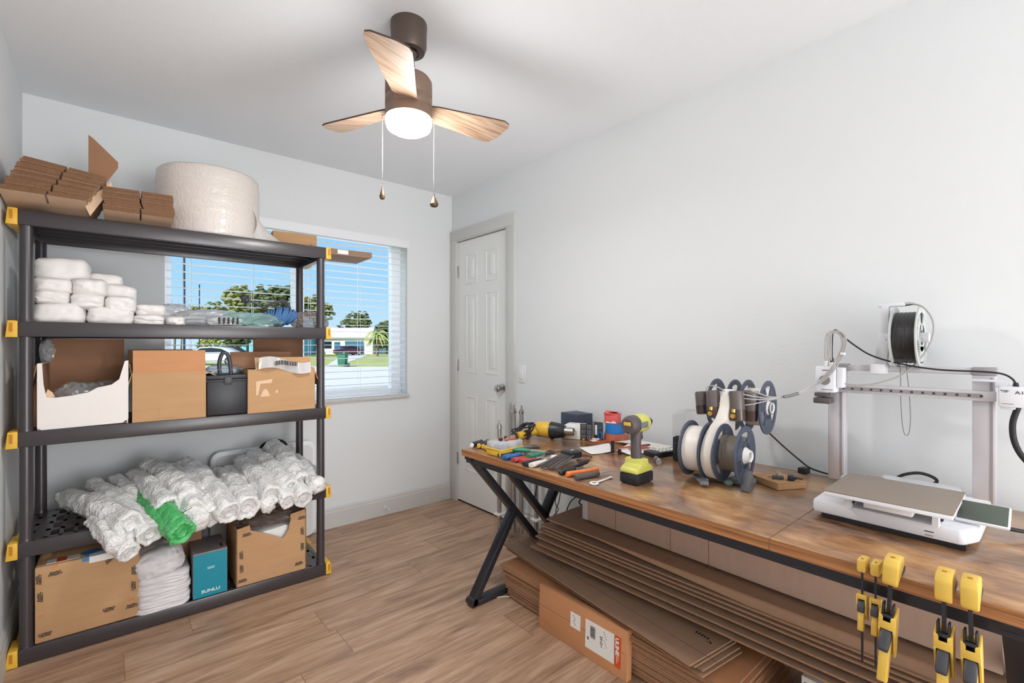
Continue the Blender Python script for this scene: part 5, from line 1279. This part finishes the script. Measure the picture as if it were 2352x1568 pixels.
knife('dark grey handled knife with a pointed blade', 1.298, 1.155, -9, 'drill_grey', L_=.11, r=.0125)
bd = thing('wrench', 'small pale flat wrench right of the grey knife', 'wrench', T(1.312, 1.080, .004), R_(4))
bd.scale = (1.05, 1.15, 1)
MB().tube([(.014*math.cos(a), .011*math.sin(a), 0) for a in [2*PI*i/14 for i in range(14)]], .0035, 6, closed=True).box((.055, 0, 0), (.085, .006, .004), bev=.001).box((.10, 0, 0), (.012, .010, .004), bev=.001).obj('body', 'cream_plastic', bd)
# small black case with clear cover
bc = thing('small_case', 'small black bin with a raised clear cover, behind the white filament', 'case', T(1.835, 1.035), R_(0))
MB().box((.05, .0, .052), (.10, .10, .102), bev=.006).box((-.004, .02, .095), (.012, .018, .03), bev=.002).obj('body', 'black_plastic', bc)
MB().tube([(-.002, .038, .03), (-.002, .038, .078), (-.002, -.02, .078), (-.002, -.02, .03)], .0012, 5).obj('outline', 'grey_plastic', bc)
MB().cyl((-.004, .01, .052), (.0, .01, .052), .006, n=14).obj('button', 'label_white', bc)
b = MB().prism(rrect(0, .10, .10, .215, .03), -.048, -.045, 'YZ') if False else MB().prism([(p[0]-.05, p[1]) for p in rrect(0, .10, .10, .215, .03)], .000, .002, 'YZ').prism([(p[0]-.05, p[1]) for p in rrect(0, .10, .10, .215, .03)], .098, .10, 'YZ').box((.05, 0, .214), (.10, .06, .002)).box((.05, .049, .15), (.10, .002, .09)); b.obj('clear_cover', 'acrylic', bc)

# ================================================================ filament feeder stand with four spools
am = thing('spool_stand', 'white stand with four dark feeder drums and four mounting hubs', 'filament feeder', T(1.72, .80), 0)
def loc(v): return Vector(v) - Vector(T(1.72, .80))
# body: curved column
colm = [atX(1664, 900, 1.75), atX(1665, 925, 1.745), atX(1664, 955, 1.735), atX(1650, 985, 1.73), atX(1635, 1020, 1.73), atX(1634, 1060, 1.735), atX(1650, 1092, 1.74)]
out_ = [(1.722, 1.052), (1.712, 1.01), (1.682, .972), (1.640, .948), (1.602, .918), (1.578, .880), (1.572, .842), (1.588, .800), (1.625, .768), (1.70, .758), (1.775, .76), (1.79, .82), (1.765, .90), (1.768, .97), (1.772, 1.052)]
sm_ = spline([Vector((a_, z_, 0)) for a_, z_ in out_], 4)
MB().prism([(p.x-1.72, p.y-(TZ+.0006)) for p in sm_], -.020+.005, .020+.005, 'XZ', bev=.006).obj('column', 'cream_plastic', am)
MB().lathe([(0, .022), (.017, .022), (.021, .012), (.024, -.012), (.022, -.03), (0, -.03)], 20, loc((1.747, .805, 1.052))).obj('column_cap', 'label_white', am)
MB().box(loc((1.625, .850, TZ+.010)), (.16, .028, .014), rot=(0, R_(5), R_(38)), bev=.003).obj('foot', 'grey_plastic', am)
MB().prism([(-.022, 0), (.020, 0), (.022, .045), (.006, .068), (-.010, .05)], -.014, .014, 'XZ', bev=.003, M=Matrix.Translation(loc((1.645, .695, TZ+.001)))).obj('foot', 'grey_plastic', am)
MB().box(loc((1.74, .78, TZ+.008)), (.13, .15, .014), rot=(0, 0, R_(10)), bev=.005).obj('base_plate', 'grey_plastic', am)
def spool(lb, X, Yc, Z, m_fl, m_fil, wid=.066, R1=.100, Rf=.078, rz=4, cat='filament spool', grp=None):
    o = thing('filament_spool', lb, cat, (X, Yc, Z), R_(rz), grp)
    for s_ in (-1, 1):
        b = MB(); t = bmesh.new(); n = 48
        # flange disc with six openings
        def ring(r0, r1, y0, y1):
            b.lathe([(r0, y0), (r1, y0), (r1, y1), (r0, y1)], n, (0, 0, 0), (0, 1, 0), closed=True)
        y0 = s_*wid/2; y1 = y0 + s_*.004
        lo_, hi_ = min(y0, y1), max(y0, y1)
        ring(R1*.80, R1, lo_, hi_); ring(.026, .045, lo_, hi_)
        for k in range(3):
            a = R_(120*k+30+(20 if s_ > 0 else 0)); c_, s2 = math.cos(a), math.sin(a)
            pts = [(.040*math.cos(a-.75), .040*math.sin(a-.75)), (R1*.82*math.cos(a-.62), R1*.82*math.sin(a-.62)), (R1*.84*math.cos(a-.2), R1*.84*math.sin(a-.2)), (R1*.84*math.cos(a+.2), R1*.84*math.sin(a+.2)), (R1*.82*math.cos(a+.62), R1*.82*math.sin(a+.62)), (.040*math.cos(a+.75), .040*math.sin(a+.75))]
            b.prism(pts, lo_, hi_, 'XZ')
        if s_ < 0:
            for k in range(26):
                zz2 = -.062+k*.0052
                hw = math.sqrt(max(0, (R1*.80)**2-zz2**2)); x0 = -hw
                b.box(((x0-.034)/2-.0, lo_-.0006, zz2), (max(.004, abs(x0)-.034), .0016, .0022))
        b.obj('flange', m_fl, o)
    if m_fil: MB().lathe([(.045, -wid/2+.001)] + [(Rf+.0006*math.sin(i*2.2), -wid/2+.001+(wid-.002)*i/16) for i in range(17)] + [(.045, wid/2-.001)], 56, (0, 0, 0), (0, 1, 0), closed=True).obj('filament', m_fil, o)
    else: MB().lathe([(.040, -wid/2), (.044, -wid/2), (.044, wid/2), (.040, wid/2)], 40, (0, 0, 0), (0, 1, 0), closed=True).obj('hub', m_fl, o)
    return o
spool('navy spool full of white filament, front left of the stand', 1.655, .868, .858, 'spool_navy', 'filament_white', Rf=.082)
spool('navy spool with olive grey filament, front right of the stand', 1.655, .742, .861, 'spool_navy', 'filament_olive', Rf=.062)
spool('empty navy spool high at the left near the wall', 1.87, .872, 1.003, 'spool_navy', 'filament_white', Rf=.05)
spool('navy spool high at the right of the stand near the wall', 1.87, .750, 1.005, 'spool_navy', 'filament_white', Rf=.07)
for X, Y, Z in ((1.655, .683, .861), (1.87, .695, 1.005)):
    MB().lathe([(.014, .004), (.019, .0), (.024, .012), (.030, .022), (.024, .05), (.014, .05)], 12, loc((X, Y+.002, Z)), (0, 1, 0), closed=True).obj('spool_hub', 'label_white', am)
for X, Z in ((1.655, .860), (1.87, 1.004)):
    MB().cyl(loc((X, .70, Z)), loc((X, .90, Z)), .022, n=20).obj('hub_axle', 'grey_plastic', am)
    MB().tube([loc((X, .805, Z)), loc(((X+1.735)/2, .806, (Z+.93)/2)), loc((1.735, .806, .95))], .010, 12).obj('hub_arm', 'grey_plastic', am)
for k, (px, py, X, h, r, ti) in enumerate(((1612, 925, 1.80, .088, .023, -8), (1640, 928, 1.735, .100, .0245, -8), (1693, 932, 1.735, .108, .026, -4), (1722, 932, 1.79, .106, .030, 4))):
    c = loc(atX(px, py, X)); M = Matrix.Translation(c) @ Matrix.Rotation(R_(-ti), 4, 'Y') @ Matrix.Rotation(R_(ti*1.2), 4, 'X')
    b = MB(); b.lathe([(0, -h/2), (r*.9, -h/2), (r, -h/2+.006), (r*1.0, h/2-.008), (r*.92, h/2), (0, h/2)], 28, mi=0); b.lathe([(r*1.01, -h/2+.004), (r*1.03, -h*.12), (r*.9, -h*.12), (r*.9, -h/2+.004)], 28, closed=True, mi=1)
    bmesh.ops.transform(b.bm, matrix=M, verts=b.bm.verts); b.obj('feeder_drum', ['feeder_grey', 'feeder_smoke'], am)
for px, py in ((1632, 949), (1684, 955)):
    c = loc(atX(px, py, 1.706)); MB().cyl(c+Vector((-.006, 0, 0)), c+Vector((.008, 0, 0)), .0085, n=18).cyl(c+Vector((.002, .0, .012)), c+Vector((.004, 0, .024)), .007, n=12).obj('brass_fitting', 'brass', am)
o = MB().blob((0, 0, .010), (.022, .028, .02), seed=8, amp=.4, sub=3, ridg=.5).obj('wrapper_scrap', 'clear_teal', loc=T(1.66, .765)); tag(o, 'bluish crumpled wrapper scrap under the olive filament spool', 'scrap')
# white feed tubes from the stand to the tool head
tubes = [
 [(1623, 913), (1640, 922), (1670, 930), (1720, 929), (1780, 916), (1830, 905), (1875, 885), (1905, 862), (1925, 836), (1940, 800), (1940, 775), (1928, 762), (1912, 760), (1898, 770), (1895, 800), (1896, 828)],
 [(1622, 902), (1623, 890), (1635, 885), (1655, 892), (1680, 908), (1720, 916), (1775, 916), (1830, 903), (1874, 880), (1908, 856), (1929, 830), (1943, 798), (1941, 770), (1925, 760), (1908, 762), (1901, 775), (1900, 828)],
 [(1724, 896), (1745, 904), (1775, 912), (1810, 909), (1840, 901), (1878, 882), (1903, 858), (1922, 832), (1936, 800), (1936, 778), (1926, 765), (1914, 764), (1906, 775), (1904, 828)],
 [(1684, 940), (1684, 915), (1700, 905), (1730, 910), (1775, 914), (1830, 901), (1876, 878), (1901, 855), (1918, 830), (1933, 798), (1932, 776), (1922, 764), (1910, 768), (1909, 828)]]
for k, tp in enumerate(tubes):
    n_ = len(tp); P = []
    for i, (px, py) in enumerate(tp):
        f_ = min(1, max(0, (px-1700)/180)) if px < 1900 else 1
        P.append(atX(px, py, 1.73*(1-f_)+1.90*f_))
    tag(MB().tube(P, .0022, 7, smooth=5).obj('feed_tube', 'tube_ptfe'), ('feed tube sagging lowest in front of the feeder drums', 'feed tube looping up over the left feeder drum', 'feed tube leaving the right rear spool', 'feed tube rising from the right brass fitting')[k], 'tube', 'pale feed tubes running to the printer head')
tag(MB().tube([atX(1800, 911, 1.815), atX(1817, 908, 1.832), atX(1834, 903, 1.849)], .0055, 10).obj('tube_clip', 'grey_plastic'), 'grey sleeve bundling the feed tubes', 'clip')
tag(MB().box(atX(1936, 812, 1.899), (.012, .014, .008), bev=.001).obj('tube_clip', 'label_white'), 'white clip holding the tube loop above the printer head', 'clip')
# small cardboard box with odds and ends
kb = thing('flat_box', 'small flat tan cardboard box with little metal parts on it', 'box', T(1.805, .655), R_(-28))
MB().box((0, 0, .011), (.115, .125, .021), bev=.001).obj('box_base', 'cardboard', kb)
MB().box((0, 0, .0225), (.118, .128, .003), rot=(R_(-1), 0, 0)).obj('lid', 'cardboard', kb)
o = MB().cyl((-.017, 0, .006), (.017, 0, .006), .006, n=14).cyl((-.03, 0, .006), (-.017, 0, .006), .0012, n=6).obj('metal_pin', 'dark_grey_plastic', loc=T(1.775, .645, .026), rot=(0, 0, R_(-60))); tag(o, 'dark grey pin lying on the flat tan box', 'part')
o = MB().box((0, 0, .009), (.026, .022, .016), bev=.003).cyl((0, -.011, .009), (0, -.018, .009), .005, n=12).cyl((.0, -.018, .009), (.0, -.034, .007), .003, n=8).obj('small_motor', 'black_metal', loc=T(1.795, .610, .026), rot=(0, 0, R_(20))); tag(o, 'tiny black and silver motor part on the flat tan box', 'part')
o = MB().blob((0, 0, .006), (.022, .016, .010), seed=2, amp=.4, sub=3).obj('nozzle_part', 'steel', loc=T(1.835, .665, .026)); tag(o, 'crumbled steel bit at the back of the flat tan box', 'part')
o = MB().box((0, 0, .012), (.035, .03, .022), bev=.003).obj('power_adapter', 'black_plastic', loc=T(2.03, .645), rot=(0, 0, R_(-12))); tag(o, 'small black adapter at the back edge of the table', 'adapter')
tag(MB().tube([(1.87, .735, .93), (1.90, .72, .905), (1.96, .69, .85), (2.01, .655, .800), (2.03, .62, .770), (2.035, .55, .757), (2.04, .50, .752)], .0032, 8, smooth=6).obj('cable', 'black_rubber'), 'black cable falling from the stand to the back of the table', 'cable')

# ================================================================ desktop 3D printer
pr = thing('printer', 'white bed slinger 3D printer with grey plate, tall aluminium gantry and tilted screen', '3D printer', T(1.70, .30), 0)
PL = lambda X, Y, Z: (X-1.70, Y-.30, Z-(TZ+.0006))
MB().prism([(p[0]-1.70, p[1]-.30) for p in [(1.545, .470), (1.540, .152), (1.60, .128), (1.745, .128), (1.76, .20), (2.02, .20), (2.02, .40), (1.76, .40), (1.745, .475)]], .014, .052, 'XY', bev=.010).obj('base', 'printer_white', pr)
MB().box(PL(1.66, .30, .7535), (.20, .30, .015)).obj('base_foot', 'black_plastic', pr)
MB().box(PL(1.542, .214, .778), (.003, .018, .0022)).box(PL(1.541, .214, .769), (.002, .015, .001)).obj('card_slot', 'ink_black', pr)
# bed
MB().box(PL(1.594, .292, .8415), (.256, .255, .012), rot=(0, 0, R_(1)), bev=.003).box(PL(1.62, .29, .822), (.23, .10, .018), bev=.003).box(PL(1.62, .20, .812), (.20, .012, .03)).box(PL(1.62, .38, .812), (.20, .012, .03)).obj('bed_carriage', 'printer_white', pr)
MB().box(PL(1.592, .292, .8485), (.254, .257, .0026), rot=(0, 0, R_(1)), bev=.001).box(PL(1.723, .36, .8485), (.012, .04, .0026)).obj('build_plate', 'printer_plate', pr)
for Y_ in (.38, .20): MB().cyl(PL(1.556, Y_, .800), PL(1.556, Y_, .83), .007, n=14).box(PL(1.553, Y_, .810), (.014, .022, .006), bev=.001).obj('bed_screw', 'black_plastic', pr)
# screen
sc = MB().box(PL(1.632, .127, .8235), (.068, .096, .009), rot=(0, R_(-34), 0), bev=.004).obj('screen_housing', 'printer_white', pr)
MB().box((PL(1.6293, .127, .8277)), (.060, .088, .0012), rot=(0, R_(-34), 0), bev=.0005).obj('screen', 'screen_dark', pr)
MB().box(PL(1.66, .165, .805), (.05, .04, .02), bev=.006).obj('screen_arm', 'printer_white', pr)
# gantry
UY0, UY1 = .533, .145; UX = 2.005
for Yc, lb in ((.528, 'l'), (.152, 'r')):
    b = MB().box(PL(UX, Yc, (.757+1.15)/2), (.045, .050, 1.15-.757), bev=.004, mi=0).box(PL(UX-.023, Yc-.016, (.757+1.15)/2), (.002, .006, 1.13-.757), mi=1); b.obj('gantry_post', ['alu', 'alu_grey'], pr)
MB().box(PL(2.005, .325, .766), (.05, .38, .022), bev=.004).obj('rear_beam', 'printer_white', pr)
MB().box(PL(UX, .34, 1.158), (.040, .345, .020), bev=.003).obj('top_beam', 'alu', pr)
for Yc in (.52, .152): MB().box(PL(UX-.001, Yc, 1.158), (.046, .054, .026), bev=.004).obj('beam_cap', 'alu_grey', pr)
rl = MB().box(PL(1.972, .325, 1.087), (.018, .40, .030), bev=.002).obj('cross_rail', 'alu', pr)
MB().box(PL(1.9625, .335, 1.087), (.002, .36, .013)).obj('rail_face', 'alu_grey', rl)
for k in range(14): MB().cyl(PL(1.9605, .50-k*.0265, 1.087), PL(1.9625, .50-k*.0265, 1.087), .0038, n=14).cyl(PL(1.9600, .50-k*.0265, 1.087), PL(1.9606, .50-k*.0265, 1.087), .002, n=8).obj('rail_screw', 'dark_grey_plastic', rl)
# tool head
th = MB().box(PL(1.935, .542, 1.118), (.050, .062, .092), bev=.006).box(PL(1.94, .50, 1.125), (.04, .02, .07), bev=.003).obj('tool_head', 'printer_white', pr)
MB().lathe([(0, 0), (.017, 0), (.017, .001), (.0145, .0012), (.0145, -.003), (0, -.003)], 24, PL(1.9095, .542, 1.115), (-1, 0, 0)).box(PL(1.909, .542, 1.115), (.001, .02, .02)).obj('fan_ring', 'alu_grey', th)
MB().box(PL(1.909, .535, 1.150), (.001, .03, .003)).box(PL(1.909, .535, 1.082), (.001, .034, .002)).obj('print', 'grey_plastic', th)
MB().box(PL(1.932, .556, 1.062), (.034, .040, .014), rot=(0, R_(4), 0), bev=.002).box(PL(1.925, .550, 1.043), (.048, .052, .020), bev=.004).lathe([(0, -.03), (.003, -.03), (.012, -.016), (.014, 0), (0, 0)], 12, PL(1.932, .545, 1.062)).obj('nozzle_block', 'drill_grey', th)
MB().cyl(PL(1.935, .545, 1.16), PL(1.935, .545, 1.205), .0085, n=16).cyl(PL(1.935, .525, 1.16), PL(1.935, .525, 1.178), .010, n=16).obj('tube_port', 'label_white', th)
MB().cyl(PL(1.935, .527, 1.178), PL(1.935, .527, 1.192), .006, n=12).obj('cable_plug', 'black_plastic', th)
# side housing with the letters
sh = MB().box(PL(1.945, .083, 1.092), (.05, .070, .058), bev=.004).box(PL(1.96, .112, 1.124), (.03, .03, .016), bev=.003).box(PL(1.955, .138, 1.134), (.02, .075, .007), bev=.002).box(PL(1.95, .10, 1.062), (.04, .03, .012), bev=.003).obj('side_housing', 'printer_white', pr)
lettering(sh, 'A1', .0125, 'ink_black', PL(1.9194, .0765, 1.105), (PI/2, 0, -PI/2), sx=1.3)
lettering(sh, 'BAMBU\nLAB', .0042, 'ink_black', PL(1.9194, .105, 1.108), (PI/2, 0, -PI/2), sx=1.3)
MB().box(PL(1.9194, .100, 1.073), (.0006, .024, .0012)).obj('small_print', 'grey_plastic', sh)
# cable and hose
MB().tube([loc for loc in [Vector(PL(*p)) for p in ((1.935, .527, 1.19), (1.935, .527, 1.24), (1.93, .522, 1.285), (1.93, .508, 1.287), (1.93, .49, 1.265), (1.935, .455, 1.232), (1.94, .415, 1.203), (1.94, .35, 1.180), (1.94, .255, 1.163), (1.94, .15, 1.160), (1.94, .11, 1.155), (1.94, .09, 1.140), (1.945, .085, 1.122))]], .0026, 8, smooth=6).cyl(PL(1.945, .085, 1.12), PL(1.945, .085, 1.132), .007, .005, 12).obj('head_cable', 'black_rubber', pr)
MB().tube([Vector(PL(*p)) for p in ((1.95, .081, 1.062), (1.95, .091, 1.02), (1.95, .090, .975), (1.95, .078, .935), (1.95, .055, .90), (1.955, .03, .87), (1.97, .02, .80), (1.98, .03, .758))], .0075, 10, smooth=6).obj('hose', 'black_rubber', pr)
MB().tube([Vector(PL(*p)) for p in ((2.0, .40, .765), (2.03, .376, .779), (2.03, .347, .803), (2.03, .308, .817), (2.03, .276, .812), (2.03, .263, .800), (2.03, .278, .785), (2.02, .32, .775), (2.0, .34, .765))], .005, 10, smooth=6).obj('rear_hose', 'black_rubber', pr)
MB().tube([Vector(PL(*p)) for p in ((1.75, .12, .775), (1.755, .09, .768), (1.78, .06, .762), (1.82, .03, .756), (1.85, -.0, .754))], .005, 10, smooth=6).obj('power_cord', 'black_rubber', pr)
# spool holder
hd = thing('spool_holder', 'white upright bracket clipped on the gantry of the printer', 'bracket', (1.985, .40, 1.168), 0)
HL = lambda X, Y, Z: (X-1.985, Y-.40, Z-1.168)
MB().box(HL(1.985, .402, 1.158), (.062, .044, .036), bev=.006).obj('clamp', 'printer_white', hd)
MB().prism([(.418-.40, .0), (.381-.40, .0), (.372-.40, .11), (.403-.40, .11)], -.012, .012, 'YZ', bev=.003).obj('lower_arm', 'printer_white', hd)
MB().box(HL(1.985, .386, 1.322), (.020, .021, .095), bev=.003).box(HL(1.985, .370, 1.370), (.018, .072, .012), bev=.004).obj('upper_arm', 'printer_white', hd)
MB().cyl(HL(1.985, .336, 1.371), HL(1.985, .322, 1.372), .006, n=12).cyl(HL(1.985, .322, 1.372), HL(1.985, .312, 1.371), .0045, n=12).obj('tube_coupling', 'chrome', hd)
MB().cyl(HL(1.985, .385, 1.262), HL(1.985, .275, 1.262), .016, n=18).obj('spool_pin', 'printer_white', hd)
s2 = spool('grey spool of glossy black filament hanging above the printer', 1.985, .327, 1.262, 'spool_grey', 'filament_black', wid=.060, Rf=.083, rz=0)
tag(MB().tube([Vector(p) for p in ((1.98, .316, 1.371), (1.975, .29, 1.360), (1.97, .268, 1.325), (1.965, .262, 1.285), (1.96, .272, 1.235), (1.955, .30, 1.185), (1.95, .34, 1.140), (1.945, .39, 1.115), (1.942, .44, 1.103), (1.94, .49, 1.104), (1.94, .515, 1.112))], .0028, 8, smooth=6).obj('filament_tube', 'tube_ptfe'), 'grey tube curving from the spool bracket down to the printer head', 'tube')
tag(MB().tube([Vector(p) for p in ((1.985, .350, 1.18), (1.985, .347, 1.144), (1.985, .346, 1.05), (1.985, .343, .985), (1.985, .338, .950), (1.985, .332, .943), (1.985, .326, .950), (1.985, .322, .985), (1.985, .323, 1.05), (1.985, .330, 1.144), (1.985, .332, 1.18))], .0009, 6, smooth=6).obj('loose_filament', 'drill_grey'), 'thin loop of loose filament hanging below the black spool', 'filament')

# ================================================================ clamps on the table edge
def clamp_small(lb, Y):
    o = thing('bar_clamp', lb, 'clamp', (1.262, Y, TZ-.004), R_(0), 'small bar clamps hooked on the table edge')
    MB().box((.008, 0, .014), (.040, .0165, .027), bev=.004).obj('fixed_jaw', 'clamp_yellow', o)
    MB().box((0, 0, -.085), (.0045, .0036, .225)).obj('clamp_bar', 'black_metal', o)
    b = MB()
    for q in (-1, 1): b.prism([(-.010, -.050), (.010, -.050), (.013, -.082), (.012, -.108), (.004, -.108), (-.008, -.088)], q*.0078-.0015, q*.0078+.0015, 'XZ', bev=.0006)
    b.box((.002, 0, -.055), (.020, .0165, .010), bev=.002); b.box((.008, 0, -.085), (.006, .0165, .04), bev=.001); b.obj('sliding_jaw', 'clamp_yellow', o)
    MB().prism([(-.008, -.080), (.000, -.098), (-.006, -.128), (-.018, -.124), (-.016, -.098)], -.0055, .0055, 'XZ', bev=.002).obj('trigger', 'clamp_yellow', o)
    MB().prism([(-.006, -.062), (-.016, -.070), (-.018, -.084), (-.010, -.086), (-.004, -.080)], -.0062, .0062, 'XZ', bev=.0018).obj('release_lever', 'dark_grey_plastic', o)
    return o
clamp_small('small yellow bar clamp, leftmost on the table edge', .2865); clamp_small('small yellow bar clamp, second from the left on the table edge', .2625)
def clamp_large(lb, Y, rx=0):
    o = thing('bar_clamp', lb, 'clamp', (1.240, Y, TZ), 0, 'large bar clamps hooked on the table edge')
    o.rotation_euler = (R_(rx), 0, 0); o.scale = (.9, .9, .92)
    MB().prism([(-.016, .002), (-.018, .040), (-.008, .054), (.030, .056), (.048, .050), (.052, .028), (.030, .014), (.010, .004), (-.010, -.006)], -.0145, .0145, 'XZ', bev=.004).obj('fixed_jaw', 'clamp_yellow', o)
    MB().box((.052, 0, .022), (.030, .022, .010), rot=(0, R_(-6), 0), bev=.002).box((.055, 0, .014), (.034, .028, .016), bev=.003).obj('jaw_pad', 'black_plastic', o)
    MB().lathe([(0, 0), (.0045, 0), (.0045, .001), (0, .001)], 8, (.006, 0, .0548)).obj('jaw_hole', 'clip_pocket', o)
    MB().box((0, 0, -.14), (.016, .0065, .30)).obj('clamp_bar', 'black_metal', o)
    b = MB()
    for q in (-1, 1): b.prism([(-.016, -.072), (.018, -.060), (.024, -.10), (.022, -.172), (.008, -.172), (-.006, -.13), (-.018, -.105)], q*.0135-.0022, q*.0135+.0022, 'XZ', bev=.001)
    b.prism([(-.018, -.074), (.016, -.064), (.018, -.088), (-.018, -.104)], -.0155, .0155, 'XZ', bev=.002); b.box((.018, 0, -.13), (.008, .027, .08), bev=.001); b.obj('sliding_jaw', 'clamp_yellow', o)
    MB().prism([(-.006, -.108), (.004, -.125), (-.006, -.20), (-.016, -.222), (-.034, -.216), (-.030, -.165), (-.018, -.125)], -.0095, .0095, 'XZ', bev=.003).box((-.024, 0, -.18), (.010, .003, .06), rot=(0, R_(8), 0), bev=.001).obj('trigger', 'clamp_yellow', o)
    MB().prism([(-.008, -.098), (-.030, -.116), (-.046, -.136), (-.040, -.146), (-.024, -.138), (-.004, -.128)], -.0102, .0102, 'XZ', bev=.004).obj('release_lever', 'dark_grey_plastic', o)
    b = MB()
    for q in (-1, 1): b.box((-.006, q*.009, -.062), (.020, .004, .030), bev=.0015)
    b.box((-.012, 0, -.078), (.012, .018, .018), bev=.002); b.obj('jaw_wedge', 'black_plastic', o)
    return o
clamp_large('large yellow bar clamp beside the two small ones', .2325, 3)
clamp_large('large yellow bar clamp, left of the pair at the right', .1500)
clamp_large('large yellow bar clamp, rightmost on the table edge', .1130, -1)
